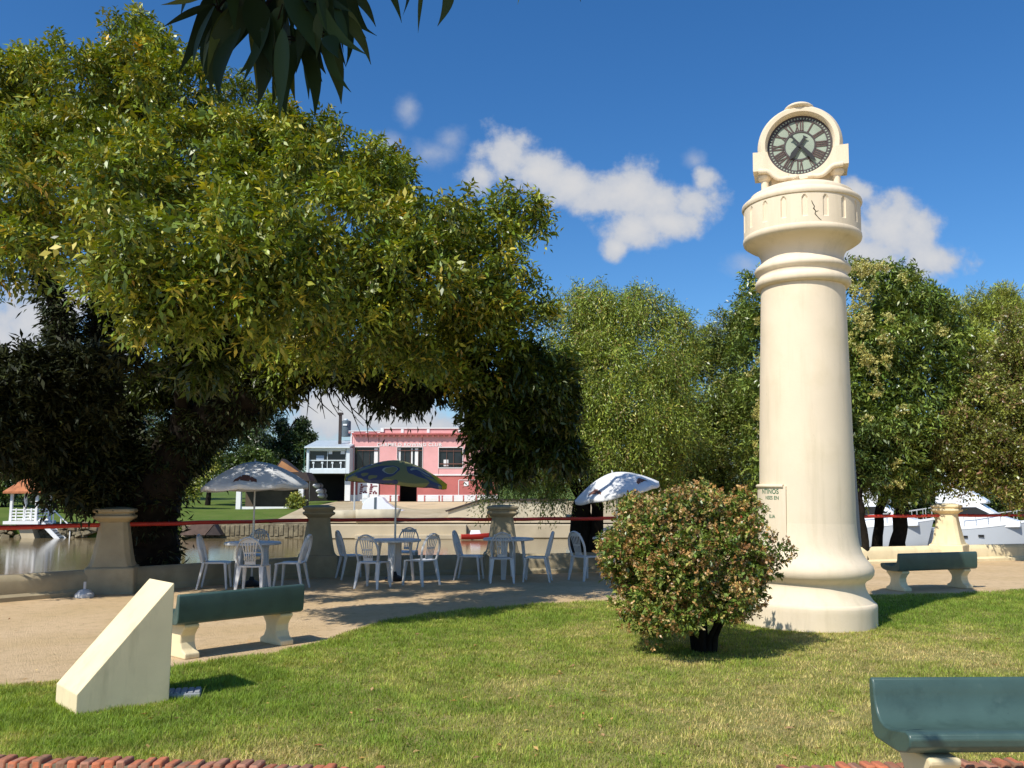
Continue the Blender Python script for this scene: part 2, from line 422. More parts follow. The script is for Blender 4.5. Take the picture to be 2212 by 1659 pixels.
# ================================================================== SETTING
def ground_mat(name, c1, c2, c3, s1, s2, bump, bscale, rough=0.95, sat_scale=None):
    m = bpy.data.materials.new(name); m.use_nodes = True
    t = m.node_tree; L = t.links; b = t.nodes['Principled BSDF']; b.inputs['Roughness'].default_value = rough; b.inputs['Specular IOR Level'].default_value = 0.1
    co = t.nodes.new('ShaderNodeTexCoord')
    def noise(sc, det=5, ro=.6):
        n = t.nodes.new('ShaderNodeTexNoise'); n.inputs['Scale'].default_value = sc; n.inputs['Detail'].default_value = det; n.inputs['Roughness'].default_value = ro
        L.new(co.outputs['Object'], n.inputs['Vector']); return n.outputs['Fac']
    def mr(v, a, c):
        r = t.nodes.new('ShaderNodeMapRange'); r.inputs[1].default_value = a; r.inputs[2].default_value = c; L.new(v, r.inputs[0]); return r.outputs[0]
    def mix(f, a, c):
        x = t.nodes.new('ShaderNodeMix'); x.data_type = 'RGBA'; L.new(f, x.inputs[0])
        for i, v in ((6, a), (7, c)):
            if isinstance(v, tuple): x.inputs[i].default_value = v + (1,)
            else: L.new(v, x.inputs[i])
        return x.outputs[2]
    o1 = mix(mr(noise(s1), .38, .62), c1, c2)
    o2 = mix(mr(noise(s2, 7, .7), .50, .72), o1, c3)
    L.new(o2, b.inputs['Base Color'])
    bp = t.nodes.new('ShaderNodeBump'); bp.inputs['Strength'].default_value = bump; bp.inputs['Distance'].default_value = .03
    L.new(noise(bscale, 8, .7), bp.inputs['Height']); L.new(bp.outputs[0], b.inputs['Normal'])
    return m
sand = ground_mat('sandy_gravel', (0.61, 0.44, 0.245), (0.68, 0.50, 0.30), (0.46, 0.33, 0.185), 0.8, 7.0, 0.9, 45)
soil = ground_mat('lawn_soil', (0.19, 0.20, 0.05), (0.28, 0.26, 0.09), (0.42, 0.33, 0.15), 1.1, 6.0, 0.7, 60)
farlawn = ground_mat('far_grass', (0.075, 0.125, 0.02), (0.11, 0.155, 0.03), (0.14, 0.14, 0.05), 0.3, 3.0, 0.5, 12)

# wall line, from the left of the frame to the right
W0, W1, W2, W3, W6 = at(0, 1299), at(240, 1279), at(685, 1244), at(1085, 1239), at(2052, 1213)
W4, W5 = W3.lerp(W6, 1 / 3), W3.lerp(W6, 2 / 3)
W7 = W6 + (W6 - W5) * 1.0
WM = W1 + (W0 - W1).normalized() * 4.0
wall_pts = [WM, W1, W2, W3, W4, W5, W6, W7]
xs = [p.x for p in wall_pts]; ys = [p.y for p in wall_pts]
def wall_y(x): return float(np.interp(x, [-80, xs[0] - 4] + xs + [xs[-1] + 40], [ys[0] - 1, ys[0] - 1] + ys + [ys[-1] + 3]))
mb = MB()
gx = [-80, -40, -20] + list(np.linspace(-14, 26, 60)) + [40, 80]
rows = []
for x in gx:
    yw = wall_y(x)
    rows.append([(x, -40, 0), (x, yw * 0.5, 0), (x, yw + 0.2, 0), (x, yw + 1.3, -0.12), (x, yw + 3.5, -0.9), (x, yw + 6.0, -2.2)])
vs = [p for r in rows for p in r]; k = 6
mb.add(vs, [(i * k + j, (i + 1) * k + j, (i + 1) * k + j + 1, i * k + j + 1) for i in range(len(gx) - 1) for j in range(k - 1)])
tag(mb.build('path', sand, smooth=40), 'beige sandy gravel path and bank around the lawn', 'path', kind='structure')

# lawn: boundary against the path (far side) and the brick edging (near side)
far_edge = [(-420, 1530), (-200, 1512), (0, 1492), (130, 1472), (250, 1458), (370, 1443), (470, 1432), (570, 1418), (650, 1402), (710, 1384), (760, 1364), (820, 1347), (900, 1332), (1000, 1319),
            (1120, 1310), (1250, 1303), (1400, 1298), (1550, 1294), (1700, 1291), (1880, 1289), (2000, 1286), (2110, 1281), (2230, 1275), (2400, 1270), (2600, 1268)]
far_pts = [at(x, y) for x, y in far_edge]
kerb_px = [(-500, 1612), (-300, 1622), (0, 1635), (250, 1641), (500, 1646), (700, 1656), (900, 1668), (1106, 1676), (1350, 1680), (1550, 1672), (1750, 1654), (2000, 1648), (2212, 1644), (2450, 1636), (2700, 1626)]
kerb_pts = [at(x, y, 0.05) for x, y in kerb_px]
def resample(pts, step):
    out = [pts[0].copy()]; acc = 0
    for a, b in zip(pts, pts[1:]):
        d = (b - a).length
        if d < 1e-6: continue
        s = step - acc
        while s <= d:
            out.append(a.lerp(b, s / d)); s += step
        acc = (acc + d) % step
    return out
def smooth_line(pts, it=3):
    pts = [p.copy() for p in pts]
    for _ in range(it):
        q = [pts[0]]
        for a, b in zip(pts, pts[1:]): q += [a.lerp(b, .25), a.lerp(b, .75)]
        q.append(pts[-1]); pts = q
    return pts
far_s = resample(smooth_line(far_pts), 0.10); kerb_s = resample(smooth_line(kerb_pts), 0.068)
# ragged turf edge
for i, p in enumerate(far_s):
    a = 0.05 * sin(i * 0.7) + 0.04 * sin(i * 1.9 + 1) + 0.05 * sin(i * 0.23) + random.uniform(-.03, .03)
    far_s[i] = p + Vector((0, a, 0))
lx = np.linspace(min(far_s[0].x, kerb_s[0].x) + .3, 11.0, 220)
fy = np.interp(lx, [p.x for p in far_s], [p.y for p in far_s]); ky = np.interp(lx, [p.x for p in kerb_s], [p.y for p in kerb_s])
mb = MB(); nrow = 5
vs = [(x, a + (b - a) * t / (nrow - 1), 0.008 if t < nrow - 1 else 0.004) for x, a, b in zip(lx, ky, fy) for t in range(nrow)]
mb.add(vs, [(i * nrow + j, (i + 1) * nrow + j, (i + 1) * nrow + j + 1, i * nrow + j + 1) for i in range(len(lx) - 1) for j in range(nrow - 1)])
tag(mb.build('lawn', soil), 'curved mown lawn around the clock tower', 'lawn', kind='structure')

# grass blades
def vnoise(P, s, seed):
    r = np.random.default_rng(seed); g = r.random((64, 64))
    q = P * s; i = np.floor(q).astype(int); f = q - i; f = f * f * (3 - 2 * f)
    def G(a, b): return g[a % 64, b % 64]
    return (G(i[:, 0], i[:, 1]) * (1 - f[:, 0]) + G(i[:, 0] + 1, i[:, 1]) * f[:, 0]) * (1 - f[:, 1]) + (G(i[:, 0], i[:, 1] + 1) * (1 - f[:, 0]) + G(i[:, 0] + 1, i[:, 1] + 1) * f[:, 0]) * f[:, 1]
def grass():
    rng = np.random.default_rng(3)
    n = 700000
    x = rng.uniform(-6.2, 10.8, n)
    a = np.interp(x, lx, ky); b = np.interp(x, lx, fy)
    y = a + 0.03 + (b - a + 0.06) * rng.random(n) ** 1.35
    vis = np.abs(x) < y * 0.60 + 2.2
    x, y = x[vis], y[vis]; a = a[vis]; b = b[vis]
    P = np.stack([x, y], 1)
    dry = 0.45 * vnoise(P, .8, 1) + 0.35 * vnoise(P, 2.3, 4) + 0.3 * vnoise(P, 6.1, 2) - .05
    for (px, py, rr, s) in [(1880, 1405, .9, .40), (2120, 1425, .9, .46), (2050, 1510, .9, .30), (2130, 1380, .5, .25), (1430, 1440, .5, .25), (1180, 1620, .6, .18), (520, 1625, .5, .22), (1700, 1560, .6, .16), (1560, 1480, .6, .16),
                            (300, 1540, .9, -.25), (560, 1500, .8, -.3), (900, 1500, .8, -.12), (1000, 1360, .9, -.1), (1950, 1345, .8, -.15), (1250, 1480, .6, .08), (800, 1640, .4, .15)]:
        q = at(px, py); d2 = ((x - q.x) ** 2 + ((y - q.y) * .8) ** 2) / rr ** 2
        dry += s * np.exp(-d2 * 1.5)
    dry -= 0.10
    edge = np.exp(-(y - a) / 0.14) * 0.30
    dry += edge
    dry += rng.normal(size=len(x)) * 0.13
    keep = rng.random(len(x)) > np.clip((dry - .62) * 1.3, 0, .7)
    x, y, dry = x[keep], y[keep], dry[keep]; n = len(x)
    for (cx, cy, r) in bare:
        d = np.hypot(x - cx, y - cy); k = d > r
        x, y, dry = x[k], y[k], dry[k]
    n = len(x)
    h = rng.uniform(.014, .036, n) * (1.15 - .45 * np.clip(dry, 0, 1)); h[rng.random(n) < .01] *= 2.0
    wd = rng.uniform(.003, .0062, n) * (1 + y * .05)
    az = rng.uniform(0, 2 * pi, n); lean = np.abs(rng.normal(size=n)) * .95
    g1 = np.array([0.205, 0.30, 0.044]); g2 = np.array([0.36, 0.40, 0.075]); tn = np.array([0.62, 0.50, 0.21])
    t = np.clip((dry - .25) / .3, 0, 1)[:, None]; t2 = np.clip((dry - .52) / .28, 0, 1)[:, None]
    col = (g1 * (1 - t) + g2 * t) * (1 - t2) + tn * t2
    cl_ = vnoise(np.stack([x, y], 1), 11.0, 9)
    col *= (1 + rng.normal(size=(n, 1)) * .26) * (.72 + .56 * cl_[:, None])
    h *= .65 + .8 * vnoise(np.stack([x, y], 1), 7.0, 12)
    B = np.stack([x, y, np.full(n, .006)], 1); S = np.stack([np.cos(az), np.sin(az), np.zeros(n)], 1); Ld = np.stack([-np.sin(az), np.cos(az), np.zeros(n)], 1)
    T = B + Ld * (h * lean)[:, None]; T[:, 2] += h
    V = np.stack([B - S * wd[:, None] / 2, B + S * wd[:, None] / 2, T], 1).reshape(-1, 3)
    me = bpy.data.meshes.new('grass')
    me.vertices.add(3 * n); me.vertices.foreach_set('co', V.astype(np.float32).ravel())
    me.loops.add(3 * n); me.loops.foreach_set('vertex_index', np.arange(3 * n, dtype=np.int32))
    me.polygons.add(n); me.polygons.foreach_set('loop_start', np.arange(0, 3 * n, 3, dtype=np.int32)); me.polygons.foreach_set('loop_total', np.full(n, 3, dtype=np.int32))
    c = me.attributes.new('col', 'FLOAT_COLOR', 'POINT'); c.data.foreach_set('color', np.repeat(np.concatenate([np.clip(col, 0, 1), np.ones((n, 1))], 1), 3, 0).astype(np.float32).ravel())
    me.materials.append(M['blade']); me.update(calc_edges=True)
    o = bpy.data.objects.new('grass', me); COL.objects.link(o)
    tag(o, 'short patchy green and straw grass blades on the lawn', 'grass', kind='stuff')

# brick edging: a soldier course of worn bricks
brick = mat('worn_brick', (0.42, 0.135, 0.070), 0.9, 0.35, 9, bump=1.2, bscale=40, stain=(0.15, 0.11, 0.07), stain_scale=22, stain_amt=0.8)
_t = brick.node_tree; _g = _t.nodes.new('ShaderNodeNewGeometry'); _r = _t.nodes.new('ShaderNodeValToRGB'); _r.color_ramp.interpolation = 'CONSTANT'
for _i, (_p, _c) in enumerate([(0, (.30, .13, .075)), (.22, (.46, .15, .07)), (.42, (.22, .13, .08)), (.58, (.52, .17, .08)), (.72, (.36, .19, .13)), (.86, (.17, .12, .08))]):
    _e = _r.color_ramp.elements[_i] if _i < 2 else _r.color_ramp.elements.new(_p); _e.position = _p; _e.color = _c + (1,)
_t.links.new(_g.outputs['Random Per Island'], _r.inputs[0])
_m = _t.nodes.new('ShaderNodeMix'); _m.data_type = 'RGBA'; _m.inputs[0].default_value = .75
_b = _t.nodes['Principled BSDF']; _s = _b.inputs['Base Color'].links[0].from_socket
_t.links.new(_s, _m.inputs[6]); _t.links.new(_r.outputs[0], _m.inputs[7]); _t.links.new(_m.outputs[2], _b.inputs['Base Color'])
mb = MB(); mm = MB()
for i in range(len(kerb_s) - 1):
    p = kerb_s[i]
    if abs(p.x) > 3.2: continue
    d = (kerb_s[i + 1] - p); az = atan2(d.y, d.x)
    hgt = 0.075 + random.uniform(-.012, .010)
    mb.box((p.x, p.y - .055 + random.uniform(-.006, .006), hgt / 2 - .01), (0.055 + random.uniform(-.004, .003), 0.115, hgt), az + random.uniform(-.05, .05), rx=random.uniform(-.06, .03), ry=random.uniform(-.07, .03))
    mm.box((p.x + d.x / 2, p.y + d.y / 2 - .055, 0.022), (0.068, 0.10, 0.05), az)
e = thing('brick_edging', 'row of worn red bricks set on edge along the lawn', 'brick edging', (0, kerb_s[len(kerb_s) // 2].y, 0))
o_ = Vector(e.location)
for b_, nm, m_, bv in ((mb, 'bricks', brick, .012), (mm, 'mortar', mat('mortar', (0.20, 0.17, 0.11), .95, .2, 12), 0)):
    b_.v = [(p[0] - o_.x, p[1] - o_.y, p[2]) for p in b_.v]
    b_.build(nm, m_, e, bevel=bv, seg=2, smooth=50)

# ------------------------------------------------------------------ river and far bank
water = bpy.data.materials.new('river_water'); water.use_nodes = True
t = water.node_tree; b = t.nodes['Principled BSDF']
b.inputs['Base Color'].default_value = (0.17, 0.125, 0.06, 1); b.inputs['Roughness'].default_value = 0.10; b.inputs['IOR'].default_value = 1.33; b.inputs['Specular IOR Level'].default_value = .6
co = t.nodes.new('ShaderNodeTexCoord'); mp = t.nodes.new('ShaderNodeMapping'); mp.inputs['Scale'].default_value = (0.9, 1.6, 1)
n = t.nodes.new('ShaderNodeTexNoise'); n.inputs['Scale'].default_value = 2.2; n.inputs['Detail'].default_value = 4
bp = t.nodes.new('ShaderNodeBump'); bp.inputs['Strength'].default_value = .10; bp.inputs['Distance'].default_value = .05
t.links.new(co.outputs['Object'], mp.inputs[0]); t.links.new(mp.outputs[0], n.inputs['Vector']); t.links.new(n.outputs['Fac'], bp.inputs['Height']); t.links.new(bp.outputs[0], b.inputs['Normal'])
ZW = -1.5
mb = MB(); mb.add([(-160, 8, ZW), (160, 8, ZW), (160, 70, ZW), (-160, 70, ZW)], [(0, 1, 2, 3)])
tag(mb.build('river', water), 'brown river between the low wall and the far bank', 'river', kind='structure')
BANK = 65.0
mb = MB()
gx = list(np.linspace(-160, 160, 65)); prof = [(BANK + 0.3, -2.2), (BANK + .35, -.55), (BANK + 3, -.35), (BANK + 12, .35), (BANK + 24, .75), (BANK + 60, 1.6), (BANK + 400, 8), (1500, 10)]
vs = [(x * (1 if y < 300 else 6), y, z + (0.12 * sin(x * .4 + y) if 66 < y < 200 else 0)) for x in gx for y, z in prof]; k = len(prof)
mb.add(vs, [(i * k + j, (i + 1) * k + j, (i + 1) * k + j + 1, i * k + j + 1) for i in range(len(gx) - 1) for j in range(k - 1)])
tag(mb.build('far_bank', farlawn, smooth=60), 'grassy far bank rising behind the river', 'bank', kind='structure')
mb = MB(); mb.add([(-2500, -60, -2.6), (2500, -60, -2.6), (2500, 2600, -2.6), (-2500, 2600, -2.6)], [(0, 1, 2, 3)])
tag(mb.build('ground', farlawn), 'open ground under and beyond the river', 'ground', kind='structure')

# ------------------------------------------------------------------ low wall, pillars, rails
def along(a, b, z0=0.0):
    d = (b - a); return atan2(d.y, d.x), d.length
rail_labels = ['red pipe rail crossing the left edge of the view', 'red rail in front of the big trunk between two pillars', 'red rail behind the two left tables with umbrellas',
               'red rail behind the table without umbrella', 'red rail hidden mostly behind the clock tower', 'bright red rail in front of the moored boats', 'red rail in front of the right motor yacht']
wall_labels = ['low cream wall running out of frame left of the first pillar', 'low shaded cream wall at the foot of the big trunk', 'low cream wall behind the two left tables', 'low cream wall behind the table without umbrella',
               'low cream wall mostly hidden behind the round shrub and tower', 'sunlit low cream wall behind the far green bench', 'low rounded cream wall right of the sunlit pillar']
for i, (a, b) in enumerate(zip(wall_pts, wall_pts[1:])):
    if i == 4:
        pass
    az, ln = along(a, b)
    hw = 0.14; H = 0.37
    prof = [(-hw - .05, 0), (-hw - .05, .06), (-hw, .10), (-hw, H - .10), (-hw + .03, H - .04), (-hw + .08, H), (hw - .08, H), (hw - .03, H - .04), (hw, H - .10), (hw, -.4), (-hw, -.4)]
    m_ = MB(); m_.prism(prof, (0.0, 0, 0), (0, 1, 0), (0, 0, 1), (0.0, ln))
    # ex x ey = +x : runs along local x
    w_ = m_.build('low_wall', M['wall'] if i < 4 else M['cream'], smooth=35)  # tree-side sections take the cream with shade in its colour
    w_.location = (a.x, a.y, 0); w_.rotation_euler = (0, 0, az)
    tag(w_, wall_labels[i], 'low wall', 'low wall sections along the river', 'thing')
    m_ = MB(); n_ = 9
    m_.tube([(ln * j / (n_ - 1), 0, 1.05 + .006 * sin(j * 2.1 + i)) for j in range(n_)], 0.034, 10)
    r_ = m_.build('rail', M['rail'], smooth=50); r_.location = (a.x, a.y, 0); r_.rotation_euler = (0, 0, az)
    tag(r_, rail_labels[i], 'rail', 'red pipe rails between the pillars')
def octo(hx, ch): return [(-hx + ch, -hx), (hx - ch, -hx), (hx, -hx + ch), (hx, hx - ch), (hx - ch, hx), (-hx + ch, hx), (-hx, hx - ch), (-hx, -hx + ch)]
def stack_prof(mbx, levels):
    """rings of (half width, chamfer, z)"""
    base = len(mbx.v); n = 8; vs = []
    for hx, ch, z in levels: vs += [(x, y, z) for x, y in octo(hx, ch)]
    fs = [tuple(range(n))[::-1], tuple((len(levels) - 1) * n + k for k in range(n))]
    for i in range(len(levels) - 1):
        for k in range(n): fs.append((i * n + k, i * n + (k + 1) % n, (i + 1) * n + (k + 1) % n, (i + 1) * n + k))
    mbx.add(vs, fs)
def pillar(p, rz, label, m_):
    t_ = thing('pillar', label, 'pillar', (p.x, p.y, 0), rz, 'cream pillars along the low wall'); tag(t_, None, None, None, 'thing')
    b = MB(); stack_prof(b, [(.37, .02, -.2), (.37, .02, .06), (.36, .02, .38), (.335, .02, .41)]); b.build('base', m_, t_, bevel=.012, smooth=35)
    b = MB(); stack_prof(b, [(.325, .06, .408), (.30, .06, .47), (.275, .07, .60), (.245, .07, .80), (.215, .065, 1.02), (.205, .06, 1.10)]); b.build('shaft', m_, t_, bevel=.01, smooth=35)
    b = MB(); stack_prof(b, [(.215, .05, 1.098), (.25, .05, 1.135), (.285, .05, 1.15), (.30, .05, 1.17), (.30, .05, 1.195), (.265, .05, 1.21), (.262, .05, 1.235), (.295, .05, 1.25), (.30, .05, 1.275), (.29, .05, 1.30), (.16, .04, 1.33), (.02, .005, 1.335)])
    b.build('cap', m_, t_, bevel=.006, smooth=35)
    return t_
az1, _ = along(W1, W2); az3, _ = along(W3, W6)
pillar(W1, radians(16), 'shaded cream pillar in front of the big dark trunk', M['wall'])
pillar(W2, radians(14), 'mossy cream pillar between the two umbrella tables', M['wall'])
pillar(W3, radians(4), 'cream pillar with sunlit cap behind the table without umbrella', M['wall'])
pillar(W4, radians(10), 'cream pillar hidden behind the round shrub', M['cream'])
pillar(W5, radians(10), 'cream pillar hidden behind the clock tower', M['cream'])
pillar(W6, radians(52), 'sunlit cream pillar beside the right motor yacht', M['cream'])

# ================================================================== CLOCK TOWER
RB = 0.745
fp = at(1749, 1367); hd = Vector((fp.x, fp.y, 0)).normalized()
AX = fp + hd * RB
TH = atan2(AX.x, AX.y)
def ZR(y, half=0.0):
    tt = (829.5 - y) / F
    Z = AX.y * (tt * CP + SP) / (CP - tt * SP)
    d = AX.y * CP + Z * SP
    return EYE + Z, half * d * cos(TH) / F
tower = thing('clock_tower', 'tall cream column with a round clock on top', 'clock tower', (AX.x, AX.y, 0), -TH)
tower.rotation_euler = (0, radians(1.2), -TH)
def prof(lst):
    return [(ZR(y, h)[1], ZR(y, h)[0]) for y, h in lst]
P_ = prof([(1311, 145), (1302, 145.5), (1296, 144)]); P_ = [(P_[0][0] * 1.0, -.05), (P_[0][0], P_[0][1])] + P_[1:]
zc = P_[-1][1]; R0 = P_[-1][0]
b = MB(); b.lathe(P_ + [(R0 - .02, zc + .015)], 96); b.build('plinth', M['tower'], tower, smooth=40)
base_c = prof([(1295, 141), (1286, 134), (1274, 126), (1263, 121), (1254, 120), (1249, 123), (1243, 133), (1235, 139), (1226, 140), (1217, 137), (1209, 130), (1200, 122), (1188, 115), (1170, 110), (1150, 106.5), (1128, 104.5)])
b = MB(); b.lathe(base_c, 96); b.build('base_moulding', M['tower'], tower, smooth=50)
sh = prof([(1128, 104.5), (1050, 103), (993, 102), (900, 99.5), (800, 96.5), (720, 94), (640, 91.5), (622, 91)])
b = MB()
# dense rows so that the plaster bump and taper stay smooth
b.lathe(sh, 96); b.build('shaft', M['tower'], tower, smooth=50)
b = MB(); b.lathe(prof([(626, 95), (624, 100), (619, 103.5), (612, 103), (607, 99), (604, 96.5), (600, 96), (596, 98), (592, 103), (587, 104.5), (582, 102), (577, 96), (573, 91), (569, 89), (562, 89), (553, 92), (545, 98), (539, 107), (535, 116)]), 96)
b.build('neck_rings', M['tower'], tower, smooth=50)
# drum with arched flutes
z0, _ = ZR(535); z1, r1 = ZR(524, 127.5); z2, _ = ZR(500, 0); z3, _ = ZR(452, 0); rdr = ZR(480, 126)[1]
b = MB(); b.lathe(prof([(535.5, 115), (532, 121), (528, 127), (523, 128.5), (518, 128), (515, 125.5)]), 96); b.build('drum_lip', M['tower'], tower, smooth=50)
zb, zt = ZR(516)[0], ZR(455)[0]; s0, s1 = zb + (zt - zb) * .20, zb + (zt - zb) * .90
na, nz_ = 504, 26; vs = []; fs = []
per = na / 18
for j in range(nz_ + 1):
    z = zb + (zt - zb) * j / nz_
    for i in range(na):
        ph = (i % per) - per / 2; hwid = 4.0
        arch = s1 - .09 * (1 - sqrt(max(0, 1 - (ph / hwid) ** 2))) if abs(ph) < hwid else -1
        ins = abs(ph) <= hwid - .4 and s0 <= z <= arch
        r = rdr - (.015 if ins else 0)
        a = 2 * pi * i / na + .06
        vs.append((r * cos(a), r * sin(a), z))
for j in range(nz_):
    for i in range(na): fs.append((j * na + i, j * na + (i + 1) % na, (j + 1) * na + (i + 1) % na, (j + 1) * na + i))
b = MB(); b.add(vs, fs); b.build('fluted_drum', M['tower'], tower, smooth=30)
b = MB(); b.lathe(prof([(456, 124), (455, 128), (451, 130), (446, 129), (442, 124), (439, 117), (436, 113), (431, 112), (429, 111), (427.5, 108), (425.5, 104), (422, 98), (419, 91), (417, 84), (416, 76), (415, 40), (414.5, 2)]), 96)
b.build('dome', M['tower'], tower, smooth=40)
b = MB()
ck = [(665, 885), (672, 905), (684, 925), (678, 940), (692, 958), (687, 978), (706, 1000), (716, 1012), (731, 1022)]
b.tube([((rdr + .001) * sin(math.asin((x - 590) / 440)), -(rdr + .001) * cos(math.asin((x - 590) / 440)), ZR((280 + y / 2.304) / 1.51)[0] - .205) for x, y in ck], [.004, .006, .005, .008, .005, .006, .004, .005, .003], 5)
b.tube([((rdr + .001) * sin(math.asin((x - 590) / 440)), -(rdr + .001) * cos(math.asin((x - 590) / 440)), ZR((280 + y / 2.304) / 1.51)[0] - .205) for x, y in [(692, 958), (700, 962), (712, 955)]], [.005, .004, .002], 5)
b.build('wall_crack', mat('crack_grime', (.07, .06, .035), .9, .3, 20), tower)
# clock housing
zcl = ZR(316)[0] - .095; U1 = .975 * ZR(316, 1.0 / 2.304 / 1.51)[1]; V1 = U1 / cos(radians(19))
zb_ = ZR(416)[0]
b = MB()
Ro = 322 * U1; Ri = 247 * U1; yf = -.30; yk = .28
ringp = [(Ri - .004, .16 + yf), (Ri, .02 + yf), (Ri + .025, -.015 + yf), (Ri + .075, -.02 + yf), (Ro - .035, 0.0 + yf), (Ro - .008, .035 + yf), (Ro, .085 + yf), (Ro, yk), (Ro - .03, yk + .03), (.02, yk + .03)]
b.lathe([(r, -y) for r, y in ringp], 96, (0, 0, zcl), axis='Y', cap=False)
b.build('clock_housing', M['tower'], tower, smooth=40)
# block under the barrel, side blocks, little columns, swags
b = MB()
low = zcl - 312 * V1
b.prism([(-.36, zb_ - .09), (.36, zb_ - .09), (.345, low + .05), (.36, zcl - .25), (-.36, zcl - .25), (-.345, low + .05)], (0, yf + .09, 0), (1, 0, 0), (0, 0, 1), (-.46, 0))
b.build('housing_foot', M['tower'], tower, bevel=.012)
swag_z = lambda x: float(np.interp(x, [53, 93, 125, 160, 195, 222, 250, 315], [-266, -262, -270, -266, -245, -214, -200, -196]))
for s in (-1, 1):
    b = MB(); xo = 356 * U1
    po = [(s * xo, zcl - 195 * V1), (s * xo, zcl - 48 * V1), (s * 238 * U1, zcl - 52 * V1)]
    for k_ in range(9):
        a_ = radians(192 + 58 * k_ / 8); po.append((s * -cos(a_) * 251 * U1, zcl + sin(a_) * 251 * V1))
    for k_ in range(9):
        x = 93 + 222 * k_ / 8; po.append((s * x * U1, zcl + swag_z(x) * V1))
    b.prism(po, (0, yf - .045, 0), (1, 0, 0), (0, 0, 1), (-.16, 0))
    b.prism([(s * 300 * U1, zcl - 190 * V1), (s * xo * .995, zcl - 190 * V1), (s * xo * .995, zcl - 54 * V1), (s * 300 * U1, zcl - 54 * V1)], (0, yf + .118, 0), (1, 0, 0), (0, 0, 1), (-.30, 0))
    b.build('shoulder_block', M['tower'], tower, bevel=.010)
    b = MB(); pts = []
    for k_ in range(13):
        u = k_ / 12; x = (315 - 262 * u) * U1; dz = swag_z(x / U1)
        pts.append((s * x, yf - .03, zcl + dz * V1))
    b.tube(pts, [.036 - .010 * k_ / 12 for k_ in range(13)], 10, flat=1.0)
    b.build('swag', M['tower'], tower, smooth=60)
    b = MB(); cx = s * 268 * U1
    b.lathe([(.062, zb_ - .20), (.062, zb_ - .075), (.046, zb_ - .06), (.047, zcl - 262 * V1), (.06, zcl - 255 * V1), (.085, zcl - 240 * V1), (.09, zcl - 222 * V1), (.07, zcl - 205 * V1)], 24, (cx, yf + .07, 0)); b.build('colonnette', M['tower'], tower, smooth=45)
b = MB(); b.lathe([(.001, -.035), (.03, -.03), (.045, 0), (.03, .03), (.001, .035)], 20, (-.06, yf - .04, zcl - 268 * V1), axis='Y'); b.lathe([(.001, .045), (.02, .04), (.022, .02)], 16, (-.06, yf - .04, zcl - 268 * V1), axis='Y')
b.build('rosette', M['tower'], tower, smooth=50)
b = MB(); n_ = 12; zt_ = zcl + 300 * V1
vs = []; fs = []
for i in range(n_ + 1):
    u = pi * i / n_
    for k_ in range(24):
        a = 2 * pi * k_ / 24
        vs.append((.185 * sin(u) ** .6 * cos(a), (.25 * sin(u) ** .6 * sin(a)) - .115, zt_ + .046 * -cos(u)))
for i in range(n_):
    for k_ in range(24): fs.append((i * 24 + k_, i * 24 + (k_ + 1) % 24, (i + 1) * 24 + (k_ + 1) % 24, (i + 1) * 24 + k_))
b.add(vs, fs); b.build('cap_stone', M['tower'], tower, smooth=60)
# dial
ydl = yf + .10
dl = MB(); dl.lathe([(.001, 0.02), (245 * U1, .02), (247 * U1, -.02)], 64, (0, ydl, zcl), axis='Y'); dial = dl.build('clock_face', M['dial'], tower, smooth=40)
def ring2(mbx, ra, rb, y, seg=96, thick=.008):
    mbx.lathe([(ra, 0), (ra, thick), (rb, thick), (rb, 0)], seg, (0, y, zcl), axis='Y', cap=False)
b = MB(); yy = ydl - .021
ring2(b, 205 * U1, 246 * U1, yy); ring2(b, 110 * U1, 121 * U1, yy)
for k_ in range(60):
    a = 2 * pi * (k_ + .5) / 60
    b.box((222 * U1 * sin(a), yy - .010, zcl + 222 * U1 * cos(a)), (10 * U1, .004, 13 * U1), ry=a, mi=1)
b.build('minute_ring', [M['iron'], M['dial']], dial)
num = ['XII', 'I', 'II', 'III', 'IIII', 'V', 'VI', 'VII', 'VIII', 'IX', 'X', 'XI']
b = MB()
for k_, s in enumerate(num):
    a = 2 * pi * k_ / 12; ra, rb = 121 * U1, 207 * U1
    ur = Vector((sin(a), 0, cos(a))); ut = Vector((cos(a), 0, -sin(a))); C0 = Vector((0, yy - .004, zcl))
    wid = {'I': 13, 'V': 30, 'X': 30}; tot = sum(wid[c] for c in s) + 4 * (len(s) - 1); x = -tot / 2
    for c in s:
        wc = wid[c]
        def st(x0, r0_, x1, r1_, th):
            b.bar(C0 + ut * x0 * U1 + ur * r0_, C0 + ut * x1 * U1 + ur * r1_, th * U1, .008, side=ut)
        if c == 'I': st(x + wc / 2, ra, x + wc / 2, rb, 10)
        if c == 'V': st(x + wc / 2, ra, x + 3, rb, 9); st(x + wc / 2, ra, x + wc - 3, rb, 5)
        if c == 'X': st(x + 3, ra, x + wc - 3, rb, 5); st(x + wc - 3, ra, x + 3, rb, 9)
        x += wc + 4
    for rr in (ra + .004, rb - .004):
        b.bar(C0 - ut * tot / 2 * U1 + ur * rr, C0 + ut * tot / 2 * U1 + ur * rr, 6 * U1, .008, side=ur)
b.build('numerals', M['numeral'], dial)
def hand(name, ang, ln, wd, tail, y):
    a = radians(ang); ur = Vector((sin(a), 0, cos(a))); ut = Vector((cos(a), 0, -sin(a))); C0 = Vector((0, y, zcl))
    b = MB()
    po = [(-wd * .28, -tail), (-wd * .62, -tail - .025), (wd * .62, -tail - .025), (wd * .28, -tail), (wd * .3, 0), (wd * .5, ln * .35), (wd * .62, ln * .62), (wd * .4, ln * .8), (0, ln), (-wd * .4, ln * .8), (-wd * .62, ln * .62), (-wd * .5, ln * .35), (-wd * .3, 0)]
    b.prism(po, C0, ut, ur, .008)
    b.build(name, M['black'], dial)
